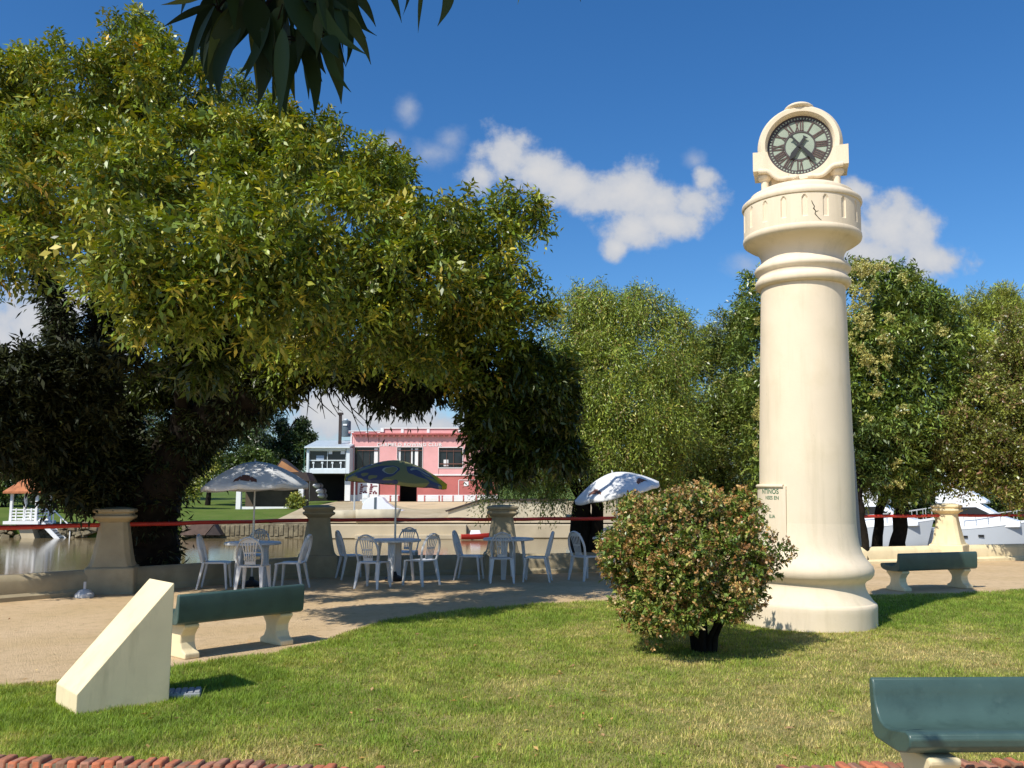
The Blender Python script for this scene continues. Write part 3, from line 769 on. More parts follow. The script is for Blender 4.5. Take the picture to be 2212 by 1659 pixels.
hand('hour_hand', 214, .22, .055, .10, yy - .024)
hand('minute_hand', 140, .30, .042, .13, yy - .036)
b = MB(); b.lathe([(.03, 0), (.03, .03), (.001, .034)], 20, (0, yy - .012, zcl), axis='Y'); b.build('hand_boss', M['black'], dial, smooth=40)
# inscription scroll on the left of the shaft
zp1 = ZR(1052)[0]; zp0 = ZR(1172)[0]
def rsh(z):
    return float(np.interp(z, [p[1] for p in sh], [p[0] for p in sh]))
def cyl(a, z, off): 
    r = rsh(z) + off; return (r * sin(a), -r * cos(a), z)
b = MB(); na = 26; a0, a1 = radians(-112), radians(-24)
vs = []
for off in (.0, .022):
    for j in range(9):
        z = zp0 + (zp1 - zp0) * j / 8
        for i in range(na + 1): vs.append(cyl(a0 + (a1 - a0) * i / na, z, off))
n1 = na + 1; q = 9 * n1; fs = []
for j in range(8):
    for i in range(na):
        fs.append((q + j * n1 + i, q + j * n1 + i + 1, q + (j + 1) * n1 + i + 1, q + (j + 1) * n1 + i))
for j in range(8):
    for i in (0, na): fs.append((j * n1 + i, (j + 1) * n1 + i, q + (j + 1) * n1 + i, q + j * n1 + i))
for i in range(na):
    for j in (0, 8): fs.append((j * n1 + i, j * n1 + i + 1, q + j * n1 + i + 1, q + j * n1 + i))
b.add(vs, fs)
pq = b.build('inscription_scroll', M['tower'], tower, smooth=40)
b = MB(); b.tube([cyl(a0 + (radians(-27) - a0) * i / 20, zp1, .022) for i in range(21)], .022, 8); b.build('scroll_roll', M['tower'], pq, smooth=50)
def cyl_text(body, zc_, size, a_right, sx=1.0):
    vs, fs = text_mesh(body, size, 1.05, sx)
    xm = max(v[0] for v in vs)
    return [cyl(a_right + (v[0] - xm) / (rsh(zc_) + .024), zc_ + v[1], .0245) for v in vs], fs
b = MB()
zz = lambda y: ZR(y)[0]
for body, y, sz in (('NTINOS', 1068, .080), ('NSES EN', 1080, .058), ('ILIA', 1119, .058)):
    v_, f_ = cyl_text(body, zz(y), sz, radians(-33 if body != 'ILIA' else -38), .95)
    b.add(v_, f_)
b.build('lettering', M['green_ink'], pq)
# marble panel on the back right
b = MB(); zq0, zq1 = ZR(1178)[0], ZR(960)[0]
b.prism([(rsh(zq0) - .16, zq0), (rsh(zq0 + .15) + .058, zq0), (rsh(zq1) + .012, zq1), (rsh(zq1) - .14, zq1)], (0, .13, 0), (1, 0, 0), (0, 0, 1), (-.40, 0))
b.build('stone_panel', M['slate'], tower, bevel=.005)

# ================================================================== FURNITURE
def make_bench(label, loc_, rz, ln=1.34, group='green benches with cream legs'):
    """local frame: sitter faces +y, back at -y"""
    t_ = thing('park_bench', label, 'bench', loc_, rz, group)
    # curved slab: profile in (y, z), front edge to back top, then back along the outside
    ins = [(.235, .425), (.20, .430), (.13, .418), (.05, .402), (-.02, .400), (-.065, .415), (-.098, .445), (-.116, .485), (-.125, .53), (-.128, .575)]
    outs = [(-.140, .598), (-.160, .600), (-.176, .588), (-.180, .55), (-.176, .46), (-.170, .37), (-.162, .335), (-.13, .318), (-.04, .3145), (.12, .3145), (.20, .335), (.240, .368), (.248, .405)]
    seat = MB(); n = 14
    poly = ins + outs
    seat.prism(poly, (-ln / 2, 0, 0), (0, 1, 0), (0, 0, 1), (0, ln))
    seat.build('seat', M['bench'], t_, bevel=.008, smooth=40)
    for s in (-1, 1):
        lg = MB()
        pr = [(-.15, 0), (.25, 0), (.25, .05), (.18, .08), (.145, .14), (.145, .20), (.19, .25), (.225, .285), (.225, .314), (-.125, .314), (-.125, .285), (-.09, .25), (-.05, .20), (-.05, .14), (-.08, .08), (-.15, .05)]
        lg.prism(pr, (s * (ln / 2 - .17) - .075, 0, 0), (0, 1, 0), (0, 0, 1), (0, .15))
        lg.build('leg', M['cream'], t_, bevel=.012)
    return t_
A_, B_ = at(372, 1437), at(640, 1400)
# left bench seen from behind
pb0, pb1 = at(374, 1428), at(648, 1389)
d_ = pb1 - pb0
mid = (pb0 + pb1) / 2
azb = atan2(d_.y, d_.x)
make_bench('green bench seen from behind beside the sloped cream block', (mid.x - sin(azb) * .12, mid.y + cos(azb) * .12, 0), azb, d_.length)
q0, q1 = at(1937, 1279), at(2106, 1271)
d_ = q1 - q0; mid = (q0 + q1) / 2; azb = atan2(d_.y, d_.x)
make_bench('small green bench seen from behind in front of the sunlit wall', (mid.x, mid.y + .14, 0), azb, d_.length)
# front bench, facing the camera, running out of frame
fb = at(1932, 1690)
make_bench('large green bench facing the camera at the frame edge', (1.80 + .70, 4.42, 0), pi + radians(1), 1.40)

# sloped cream block (a wedge)
w0, w1 = at(163, 1549), at(365, 1518)
wd = (w1 - w0); wl = wd.length; waz = atan2(wd.y, wd.x)
wedge = thing('sloped_block', 'cream masonry wedge with a long sloping top on the lawn', 'monument', (w0.x, w0.y, 0), waz)
hz_, hn_ = pl(366, 1259, w1.y).z, pl(163, 1501, w0.y).z
b = MB(); b.prism([(0, -.1), (wl, -.1), (wl, hz_ - .006), (wl - .008, hz_), (0, hn_)], (0, 0, 0), (1, 0, 0), (0, 0, 1), (-.50, 0))
b.build('body', M['cream'], wedge, bevel=.010)
g0 = at(398, 1506)
gb = thing('slab', 'grey grooved slab lying in the wedge shadow', 'slab', (g0.x, g0.y, 0.0), radians(16))
b = MB()
b.box((0, 0, .022), (.235, .19, .045))
b.build('body', M['slate'], gb, bevel=.006)
b = MB()
for i in range(5): b.box((-.094 + i * .047, 0, .049), (.036, .18, .010))
b.build('ribs', M['slate'], gb, bevel=.003)

# umbrella base left without its umbrella
ub = at(182, 1290)
t_ = thing('parasol_stand', 'empty white umbrella base by the shaded pillar', 'parasol stand', (ub.x, ub.y, 0))
b = MB(); b.lathe([(.135, 0), (.14, .02), (.13, .055), (.10, .075), (.085, .10), (.05, .115), (.028, .118)], 32); b.build('foot', M['plastic'], t_, smooth=40)
b = MB(); b.lathe([(.021, .115), (.021, .225), (.016, .225), (.016, .13)], 16); b.build('tube', M['plastic'], t_, smooth=40)

# ---- plastic chairs
def make_chair():
    t_ = thing('plastic_chair', 'white plastic chair', 'chair')
    b = MB(); nx, ny = 10, 10; vs = []
    for zoff in (0, -.022):
        for j in range(ny + 1):
            y = -.20 + .41 * j / ny
            for i in range(nx + 1):
                u = i / nx * 2 - 1
                hwd = .185 + .03 * j / ny - (.04 * max(0, (j - 8) / 2) ** 2)
                z = .435 - .018 * (1 - u * u) * sin(pi * min(1, (j + 1) / ny)) - .02 * max(0, (j - 7) / 3) ** 2
                vs.append((u * hwd, y, z + zoff))
    n1 = nx + 1; q = n1 * (ny + 1); fs = []
    for j in range(ny):
        for i in range(nx):
            fs.append((j * n1 + i, j * n1 + i + 1, (j + 1) * n1 + i + 1, (j + 1) * n1 + i)); fs.append((q + j * n1 + i, q + (j + 1) * n1 + i, q + (j + 1) * n1 + i + 1, q + j * n1 + i + 1))
    for i in range(nx):
        fs.append((i, q + i, q + i + 1, i + 1)); fs.append((ny * n1 + i, ny * n1 + i + 1, q + ny * n1 + i + 1, q + ny * n1 + i))
    for j in range(ny):
        fs.append((j * n1, (j + 1) * n1, q + (j + 1) * n1, q + j * n1)); fs.append((j * n1 + nx, q + j * n1 + nx, q + (j + 1) * n1 + nx, (j + 1) * n1 + nx))
    b.add(vs, fs)
    b.build('seat', M['plastic'], t_, smooth=50)
    for s in (-1, 1):
        b = MB(); b.bar((s * .185, .165, .425), (s * .215, .205, 0), .070, .045, .034, .030)
        b.build('leg', M['plastic'], t_, bevel=.008, seg=2)
        b = MB(); b.bar((s * .168, -.175, .43), (s * .205, -.265, 0), .075, .045, .034, .030)
        b.build('leg', M['plastic'], t_, bevel=.008, seg=2)
    b = MB()
    pts = []
    for k_ in range(25):
        a = pi * k_ / 24
        x = -.205 * cos(a) * (1 if abs(cos(a)) > .0 else 1); z = .52 + .35 * sin(a) ** .75; 
        if k_ in (0, 24): z = .43
        pts.append((x if k_ not in (0, 24) else x * .86, -.195 - (z - .43) * .26, z))
    b.tube(pts, .025, 8, flat=.55)
    b.build('back_frame', M['plastic'], t_, smooth=60)
    b = MB()
    yb = lambda z: -.19 - (z - .43) * .26
    for k_ in range(6):
        u = (k_ - 2.5) / 2.5
        b.bar((u * .072, yb(.45), .45), (u * .085, yb(.62), .62), .017, .010, .017, .010)
        b.bar((u * .085, yb(.62), .62), (u * .118, yb(.835 - .025 * u * u), .835 - .025 * u * u), .017, .010, .020, .010)
    b.bar((-.085, yb(.475), .475), (.085, yb(.475), .475), .05, .012, side=(0, 0, 1))
    b.bar((-.095, yb(.63), .63), (.095, yb(.63), .63), .022, .012, side=(0, 0, 1))
    b.bar((-.150, yb(.815), .815), (.150, yb(.815), .815), .06, .011, side=(0, 0, 1))
    b.build('back_slats', M['plastic'], t_, bevel=.003, seg=1)
    return t_
chair0 = make_chair()
CH = [  # seat centre on the ground (photo px), heading of the sitter in degrees from +x, label
    (466, 1271, 8, 'white chair in profile at the left end of the terrace beside the big trunk'),
    (546, 1281, 90, 'white chair with its slatted back to us at the leftmost table'),
    (548, 1247, -90, 'white chair facing us on the far side of the leftmost table'),
    (626, 1272, 176, 'white plastic chair in profile just behind the right end of the left bench'),
    (762, 1250, 25, 'white chair left of the table under the yellow and blue umbrella'),
    (806, 1270, 72, 'white chair with its back to us at the table under the yellow and blue umbrella'),
    (876, 1238, -95, 'white chair facing us behind the table under the yellow and blue umbrella'),
    (908, 1264, 140, 'white chair turned half left at the right side of the yellow umbrella table'),
    (1016, 1252, -8, 'white chair in profile at the left of the table without umbrella'),
    (1084, 1258, 92, 'white chair with its back to us in front of the cream pillar'),
    (1158, 1256, 172, 'white chair in profile at the right of the table without umbrella'),
    (1268, 1253, 38, 'white chair half hidden behind the round shrub'),
    (1318, 1232, -100, 'white chair behind the shrub facing us under the right umbrella')]
for i, (x, y, hd_, lb) in enumerate(CH):
    c = chair0 if i == 0 else copy_tree(chair0)
    p = at(x, y); c.location = (p.x, p.y, 0); c.rotation_euler = (0, 0, radians(hd_ - 90))
    c['label'] = lb; c['group'] = 'white plastic chairs on the terrace'
# ---- tables
def make_table():
    t_ = thing('plastic_table', 'white plastic table', 'table')
    b = MB(); b.lathe([(.02, .735), (.44, .735), (.463, .73), (.47, .715), (.47, .695), (.46, .69), (.45, .70), (.02, .715)], 48); b.build('table_top', M['plastic'], t_, smooth=40)
    for k_ in range(4):
        a = pi / 4 + k_ * pi / 2; c_, s_ = cos(a), sin(a)
        b = MB(); b.bar((.27 * c_, .27 * s_, .705), (.34 * c_, .34 * s_, 0), .13, .035, .085, .03, side=(-s_, c_, 0))
        for q in (-.032, 0, .032):
            b.bar((.283 * c_ - q * s_, .283 * s_ + q * c_, .70), (.353 * c_ - q * .75 * s_, .353 * s_ + q * .75 * c_, .01), .016, .022, .012, .02, side=(-s_, c_, 0))
        b.build('leg', M['plastic'], t_, bevel=.004, seg=1)
    return t_
tab0 = make_table()
TB = [(543, 1266, 12, 'round white plastic table under the leftmost umbrella'), (852, 1254, 40, 'round white plastic table under the yellow and blue umbrella'),
      (1098, 1249, 30, 'round white plastic table without an umbrella'), (1335, 1245, 20, 'round white table hidden behind the round shrub')]
for i, (x, y, rz, lb) in enumerate(TB):
    c = tab0 if i == 0 else copy_tree(tab0)
    p = at(x, y); c.location = (p.x, p.y, 0); c.rotation_euler = (0, 0, radians(rz)); c['label'] = lb; c['group'] = 'round white tables on the terrace'
# ---- umbrellas
def canopy_mat_color():
    m = bpy.data.materials.new('printed_canvas'); m.use_nodes = True
    t = m.node_tree; L = t.links; b = t.nodes['Principled BSDF']; b.inputs['Roughness'].default_value = .8
    co = t.nodes.new('ShaderNodeTexCoord')
    wv = t.nodes.new('ShaderNodeTexNoise'); wv.inputs['Scale'].default_value = 1.9; wv.inputs['Detail'].default_value = 0.5; wv.inputs['Distortion'].default_value = 1.2
    mp = t.nodes.new('ShaderNodeMapping'); mp.inputs['Location'].default_value = (3.3, 1.2, .4); mp.inputs['Scale'].default_value = (1, 1, 1.6)
    L.new(co.outputs['Object'], mp.inputs[0]); L.new(mp.outputs[0], wv.inputs['Vector'])
    r = t.nodes.new('ShaderNodeValToRGB'); e = r.color_ramp; e.interpolation = 'CONSTANT'
    e.elements[0].color = (.33, .31, .12, 1); e.elements[1].position = .485; e.elements[1].color = (.095, .105, .20, 1)
    x = e.elements.new(.60); x.color = (.55, .54, .42, 1); x = e.elements.new(.625); x.color = (.34, .32, .13, 1)
    L.new(wv.outputs['Fac'], r.inputs[0]); L.new(r.outputs[0], b.inputs['Base Color'])
    return m
printed = canopy_mat_color()
yellow = mat('yellow_canvas', (.62, .48, .02), .8, .05, 5)
def umbrella(label, p, R, zt, drop, tilt, tdir, cm, prints=(), edge=None):
    t_ = thing('umbrella', label, 'umbrella', (p.x, p.y, 0), 0, 'umbrellas over the terrace tables')
    T = Matrix.Translation((0, 0, zt - drop)) @ Matrix.Rotation(tilt, 4, Vector((-sin(tdir), cos(tdir), 0)).normalized()) @ Matrix.Translation((0, 0, 0))
    def can(u, a):
        # u 0..1 from tip to rim, a angle
        g = (a * 8 / (2 * pi)) % 1.0; sag = sin(pi * g)
        z = drop * (1 - u ** 1.75) - .05 * sag * u * u * (1 - .15 * u)
        r = R * u * (1 - .035 * sag * u)
        if u > 1:
            z = -(u - 1) * R * 1.0 - .05 * sag + (.028 * sag if u > 1.05 else 0); r = R * (1.0 - .035 * sag)
            z -= .0
        return T @ Vector((r * cos(a), r * sin(a), z))
    us = [0.02, .1, .2, .3, .4, .5, .6, .7, .8, .9, 1.0, 1.03, 1.085]; na = 64
    b = MB(); vs = [can(u, 2 * pi * k_ / na) for u in us for k_ in range(na)]
    vs = vs
    fs = [(i * na + k_, i * na + (k_ + 1) % na, (i + 1) * na + (k_ + 1) % na, (i + 1) * na + k_) for i in range(len(us) - 1) for k_ in range(na)]
    b.add(vs, fs)
    c = b.build('canopy', cm, t_, smooth=50)
    so_ = c.modifiers.new('thick', 'SOLIDIFY'); so_.thickness = .004
    b = MB(); b.tube([T @ Vector((0, 0, drop - .01)), T @ Vector((0, 0, drop + .05))], [.022, .008], 10); b.build('finial', M['plastic'], t_, smooth=50)
    b = MB(); b.tube([(0, 0, .02), (0, 0, 1.1)], .019, 12); b.tube([(0, 0, 1.1), (0, 0, zt - drop), T @ Vector((0, 0, drop - .02))], .0155, 12); b.build('pole', M['pole'], t_, smooth=50)
    b = MB(); b.lathe([(.17, 0), (.18, .03), (.15, .06), (.05, .10), (.03, .16), (.02, .16)], 24); b.build('foot', M['black'], t_, smooth=40)
    for k_ in range(8):
        a = 2 * pi * k_ / 8
        b = MB(); b.tube([can(u, a) - Vector((0, 0, .012)) for u in (.06, .3, .5, .7, .85, .99)], .004, 6); b.tube([T @ Vector((0, 0, drop * .35)), can(.5, a) - Vector((0, 0, .012))], .004, 6)
        b.build('rib', M['pole'], t_)
    # printed emblem: a ribbon with an oval, following the cloth
    for (a, u, sc) in prints:
        b = MB(); n1, n2 = 16, 4; vs = []; fs = []
        for i in range(n1 + 1):
            s = i / n1 * 2 - 1
            half = .085 * (1 - .55 * s * s) if abs(s) < .75 else .045
            for j in range(n2 + 1):
                tt = j / n2 * 2 - 1
                p_ = can(u - tt * half * sc - .03 * (1 - s * s) + .02 * s * s, a + s * .26 * sc)
                q_ = can(min(u - tt * half * sc, .99) + .02, a + s * .26 * sc)
                nrm = (T.to_3x3() @ Vector((cos(a + s * .2), sin(a + s * .2), 1.2))).normalized()
                vs.append(p_ + nrm * .006)
        for i in range(n1):
            for j in range(n2):
                if (i in (4, 11) and j in (0, 3)) : continue
                fs.append((i * (n2 + 1) + j, i * (n2 + 1) + j + 1, (i + 1) * (n2 + 1) + j + 1, (i + 1) * (n2 + 1) + j))
        b.add(vs, fs); b.build('emblem', M['brown'], t_, smooth=60)
    if edge:
        for ac in edge:
            b = MB(); vs = []; fs = []; n1 = 12; uu = [.74, .84, .93, 1.0, 1.03, 1.085]
            for u in uu:
                for i in range(n1 + 1):
                    a = ac + (i / n1 - .5) * .70
                    vs.append(can(u, a) + (T.to_3x3() @ Vector((cos(a), sin(a), .9))).normalized() * .006)
            for j in range(len(uu) - 1):
                for i in range(n1): fs.append((j * (n1 + 1) + i, j * (n1 + 1) + i + 1, (j + 1) * (n1 + 1) + i + 1, (j + 1) * (n1 + 1) + i))
            b.add(vs, fs); b.build('edge_print', yellow, t_, smooth=60)
    return t_
kpx = lambda p, px: px * p.y / F / CP
p = at(543, 1266); umbrella('white umbrella with brown print over the leftmost table', p, kpx(p, 113), pl(543, 997, p.y).z, .40, radians(-2), 0, M['umbrella'], [(-pi / 2 + .08, .86, .9)])
p = at(852, 1254); umbrella('yellow and blue printed umbrella over the second table', p, kpx(p, 109), pl(858, 994, p.y).z, .36, radians(5), radians(0), printed, [], [pi * .97, .05])
p = at(1335, 1245); umbrella('white umbrella with lifted right edge rising behind the round shrub', p, kpx(p, 92), pl(1330, 1020, p.y).z, .36, radians(-13), radians(10), M['umbrella'], [(-pi / 2 - .75, .84, .8), (-pi / 2 + .75, .80, .8)])

# ================================================================== FRONT SHRUB
sb = at(1520, 1408)
bare = [(sb.x, sb.y, .14), (AX.x, AX.y, RB + .03)]
sh_ = thing('round_shrub', 'round shrub with pinkish brown bracts in front of the tower', 'shrub', (sb.x, sb.y, 0))
rng = np.random.default_rng(11)
def shell(cl): return loc(np.array(cl), (sb.x, sb.y, 0))
bc = [ell(1505, 1200, 195, sb.y, .74, 1.0), ell(1420, 1190, 120, sb.y - .1), ell(1600, 1190, 125, sb.y - .1), ell(1500, 1140, 110, sb.y - .3), ell(1500, 1240, 140, sb.y - .4), ell(1430, 1290, 85, sb.y - .2), ell(1590, 1280, 85, sb.y - .1),
      ell(1520, 1150, 120, sb.y + .4), ell(1632, 1190, 85, sb.y + .1), ell(1360, 1190, 70, sb.y), ell(1400, 1100, 60, sb.y), ell(1560, 1090, 70, sb.y), ell(1640, 1110, 60, sb.y)]
bc = shell([(a - .11, b_, c - .03, d, e_, f_) for a, b_, c, d, e_, f_ in bc])
bc[:, 3:6] *= .91
GC = [(.13, .175, .03), (.09, .135, .022), (.20, .22, .05), (.06, .095, .016)]
crown('foliage', bc, sh_, 5, 8600, 5, 2 * .027, .049, .025, GC, [3, 3, 1.5, 2], M['gloss'], sub=14, frac=(.22, .42), inner=.4, droop=.15, upb=.35, tint=.15, out=.74)
PC = [(.29, .16, .055), (.34, .21, .075), (.25, .125, .04), (.33, .26, .08), (.40, .31, .16)]
crown('flower_bracts', bc * np.array([1, 1, 1, 1.04, 1.04, 1.04]), sh_, 5, 5400, 7, .055, .030, .020, PC, [3, 3, 2.0, 2.4, .5], M['leaf'], sub=14, frac=(.22, .42), inner=.72, droop=.0, upb=.7, spread=1.2, tint=.22, up=.3, out=.74)
b = MB()
for i in range(11):
    a = i * 2 * pi / 11 + random.uniform(-.2, .2); r0 = random.uniform(.04, .15); r1 = random.uniform(.28, .62); h = random.uniform(.55, 1.0)
    b.tube([(r0 * cos(a), r0 * sin(a), -.02), (r0 * 1.15 * cos(a), r0 * 1.15 * sin(a), .14), ((r0 + .3 * (r1 - r0)) * cos(a + .1), (r0 + .3 * (r1 - r0)) * sin(a + .1), .34), (r1 * cos(a), r1 * sin(a), h)], [.032, .028, .021, .008], 7, jit=.1)
b.build('stems', M['bark'], sh_, smooth=60)
grass()

# ================================================================== TREES ON THE NEAR BANK
def limb(mbx, pts, r0, r1, seg=12, jit=.10, sub=5, wob=.04):
    """smooth tapering limb through (x, y, distance) control points"""
    P = [pl(*q) for q in pts]; n = len(P); out = []; rad = []
    for i in range(n - 1):
        p0, p1, p2, p3 = P[max(i - 1, 0)], P[i], P[i + 1], P[min(i + 2, n - 1)]
        for s in range(sub):
            t = s / sub
            q = 0.5 * ((2 * p1) + (p2 - p0) * t + (2 * p0 - 5 * p1 + 4 * p2 - p3) * t * t + (3 * p1 - p0 - 3 * p2 + p3) * t ** 3)
            q += Vector((random.uniform(-wob, wob), random.uniform(-wob, wob), random.uniform(-wob, wob)))
            out.append(q); rad.append(r0 + (r1 - r0) * ((i + t) / (n - 1)) ** .8)
    out.append(P[-1]); rad.append(r1)
    mbx.tube(out, rad, seg, jit=jit)
    return out, rad
# ---- the big shade tree on the left
tb = pl(325, 1240, 15.0); tb.z = -0.15
big = thing('shade_tree', 'huge spreading shade tree with yellowish leaves and dark ivied limbs', 'tree', tuple(tb))
def offset(mbx): mbx.v = [(p[0] - tb.x, p[1] - tb.y, p[2] - tb.z) for p in mbx.v]; return mbx
b = MB(); paths = []
paths.append(limb(b, [(326, 1275, 15.5), (324, 1215, 15.5), (322, 1150, 15.4), (318, 1080, 15.2), (322, 1015, 15)], .46, .50, 16))
# buttress flare
for dx in (-34, 30, 0, -15, 18):
    limb(b, [(326 + dx * 1.1, 1285, 15.5), (325 + dx * .75, 1200, 15.5), (320 + dx * .5, 1090, 15.2), (322 + dx * .9, 1010, 15)], .18, .24, 10)
paths.append(limb(b, [(318, 1110, 15), (270, 1030, 14.9), (200, 950, 14.6), (110, 880, 14.2), (20, 830, 13.8), (-120, 790, 13.5)], .52, .30))
paths.append(limb(b, [(300, 1090, 15), (220, 1040, 14.4), (120, 985, 13.6), (20, 960, 13), (-100, 930, 12.5)], .40, .22))
paths.append(limb(b, [(322, 1080, 15), (380, 985, 15), (450, 905, 14.9), (540, 850, 14.6), (640, 785, 14.4), (720, 778, 14.2), (790, 806, 14.1), (850, 846, 14), (915, 840, 13.9), (975, 795, 13.8), (1040, 775, 13.8)], .46, .16))
paths.append(limb(b, [(330, 1060, 15.1), (410, 930, 15.4), (480, 830, 15.6), (560, 740, 15.6), (680, 650, 15.4), (820, 590, 15.2)], .34, .10))
paths.append(limb(b, [(250, 990, 14.9), (250, 880, 15.2), (225, 760, 15.5), (240, 620, 15.5), (280, 430, 15.4), (310, 200, 15.2)], .36, .08))
paths.append(limb(b, [(150, 915, 14.4), (150, 800, 14.6), (130, 700, 14.8), (90, 560, 14.8), (60, 380, 14.6)], .24, .06))
paths.append(limb(b, [(700, 795, 14.3), (770, 775, 14.4), (850, 760, 14.4), (930, 755, 14.3), (1010, 735, 14.1)], .18, .08))
paths.append(limb(b, [(600, 825, 14.5), (640, 760, 14.2), (720, 690, 13.6), (800, 620, 13)], .16, .06))
paths.append(limb(b, [(380, 985, 15), (390, 880, 14.6), (400, 780, 14), (430, 690, 13.2)], .18, .06))
paths.append(limb(b, [(1010, 735, 14.1), (1040, 640, 14), (1090, 520, 14), (1110, 440, 14)], .08, .02))
paths.append(limb(b, [(1000, 790, 13.8), (1080, 830, 13.8), (1150, 880, 13.8), (1180, 960, 13.9)], .12, .04))
offset(b).build('trunk', M['bark'], big, smooth=70)
rng = np.random.default_rng(21)
# ivy and air plants clinging to the limbs
ip, idr = [], []
for pth, rad in paths[:9]:
    A = np.array([tuple(q) for q in pth]); R_ = np.array(rad); ln = np.linalg.norm(np.diff(A, axis=0), axis=1).sum()
    m_ = int(2300 * ln * (R_.mean() + .12) / .5)
    k_ = rng.uniform(0, len(A) - 1.001, m_); i0 = k_.astype(int); f_ = (k_ - i0)[:, None]
    c_ = A[i0] * (1 - f_) + A[i0 + 1] * f_; T_ = unit(A[i0 + 1] - A[i0]); d_ = rng.normal(size=(m_, 3)); d_ -= T_ * (d_ * T_).sum(1, keepdims=True); d_ = unit(d_)
    ip.append(c_ + d_ * (R_[i0][:, None] * .95 + rng.exponential(.07, size=(m_, 1)))); dd = d_ + rng.normal(size=(m_, 3)) * .6; dd[:, 2] -= .5; idr.append(dd)
ip = np.concatenate(ip); idr = np.concatenate(idr)
trunkmask = ~((ip[:, 2] < 1.9) & (np.abs(ip[:, 0] - tb.x) < 1.0))
trunkmask |= rng.random(len(ip)) < .12
ip, idr = ip[trunkmask], idr[trunkmask]
leaf_object('ivy', ip - np.array(tb), idr, rng.uniform(.08, .19, len(ip)), rng.uniform(.022, .05, len(ip)), palette(rng, len(ip), [(.025, .034, .010), (.018, .024, .009), (.035, .036, .014)], [3, 3, 1]), M['darkleaf'], big, rng, up=.3)
TC = [
 # top of the crown: x, y, radius as seen, distance
 (20,190,95,14.2),(110,165,75,14.2),(190,165,80,14.2),(290,80,62,14.6),(330,140,75,14.4),(250,170,70,14.0),(390,190,75,14.4),(300,40,32,14.7),(-60,260,130,14),
 (60,290,110,13.2),(180,280,110,13.2),(320,290,110,13.0),(450,290,100,13.4),(570,270,80,13.8),(650,280,60,14.0),(690,300,42,14.2),
 (30,430,120,12.4),(170,410,120,12.2),(310,410,115,12.0),(450,400,110,12.4),(590,390,100,12.8),(710,380,85,13.2),(810,390,75,13.4),(880,420,60,13.5),
 (-40,515,98,12.2),(90,530,82,11.8),(230,530,98,11.5),(370,530,110,11.4),(510,520,110,11.6),(650,510,110,12.0),(780,500,100,12.4),(900,490,90,12.7),(990,470,62,13.0),(1060,500,55,13.2),
 (1085,430,40,13.5),(1130,450,42,13.6),(1160,490,28,13.7),(1110,550,45,13.5),
 (400,640,105,11.2),(300,620,90,11.4),(520,630,100,11.4),(640,620,100,11.7),(770,600,105,12.0),(900,590,100,12.3),(1010,590,90,12.7),(1090,640,70,13.0),(1150,640,45,13.3),
 (430,720,60,11.2),(560,690,64,11.7),(680,695,66,12.1),(800,700,90,12.4),(920,690,95,12.7),(1030,690,90,13.0),(1120,720,70,13.3),
 (720,770,50,13.2),(850,760,60,13.2),(960,770,75,13.2),(1060,790,85,13.3),(1150,800,75,13.5),(1210,790,45,13.8),
 (1090,880,52,13.6),(1170,890,55,13.8),(1035,850,34,13.6),(1025,925,24,13.7),(1120,970,38,13.9),(1200,960,40,14.0),(1060,990,22,13.8),
 # left, dark
 (-60,850,90,12.6),(20,820,80,13.0),(110,800,65,13.4),(200,790,55,13.8),(-40,880,110,12.6),(70,890,90,13.0),(170,880,80,13.6),(40,945,60,12.8),(110,965,58,13.4),(200,960,60,14),(-60,930,80,12.4),
 (150,1040,55,13.6),(215,1060,50,14.2),(250,1010,60,14.6),(185,1005,60,14.0),(320,690,44,12.4),(270,760,45,13.6),(340,840,40,15.4),(560,780,55,14.8),(500,800,45,15.2),(640,760,50,14.4),(600,815,30,14.6),(430,880,30,15.6),
 # far side of the crown
 (150,320,150,16.5),(400,300,170,16.8),(620,420,150,16.8),(850,480,120,16.2),(500,530,130,17),(250,500,110,15.8),(760,600,95,16),(980,620,100,15.4)]
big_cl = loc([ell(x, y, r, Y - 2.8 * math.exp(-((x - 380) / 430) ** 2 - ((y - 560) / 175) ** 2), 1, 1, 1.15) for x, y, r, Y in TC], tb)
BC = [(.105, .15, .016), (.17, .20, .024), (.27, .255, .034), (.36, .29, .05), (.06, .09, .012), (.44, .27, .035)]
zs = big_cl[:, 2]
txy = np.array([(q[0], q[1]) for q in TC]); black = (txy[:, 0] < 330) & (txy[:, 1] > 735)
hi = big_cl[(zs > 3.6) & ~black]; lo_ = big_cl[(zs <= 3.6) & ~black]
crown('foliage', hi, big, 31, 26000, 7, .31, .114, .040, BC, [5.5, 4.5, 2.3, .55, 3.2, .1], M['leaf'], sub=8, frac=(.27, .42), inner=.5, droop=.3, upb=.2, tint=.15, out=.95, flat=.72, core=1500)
crown('shade_low_foliage', lo_, big, 32, 8200, 7, .32, .15, .044, [(.034, .05, .009), (.055, .075, .011), (.022, .032, .007), (.10, .10, .018)], [4, 3, 3, .6], M['leaf'], sub=8, frac=(.28, .46), inner=.3, droop=.5, upb=-.1, tint=.16, out=.9)  # lower leaves coloured darker for the shade under the canopy
crown('shade_dark_foliage', big_cl[black], big, 33, 5200, 7, .30, .14, .042, [(.012, .016, .006), (.018, .022, .008), (.03, .036, .010)], [4, 3, 1], M['darkleaf'], sub=10, frac=(.36, .56), inner=.2, droop=.4, tint=.15)  # dark ivy growth, with deep shade also put into the leaf colour
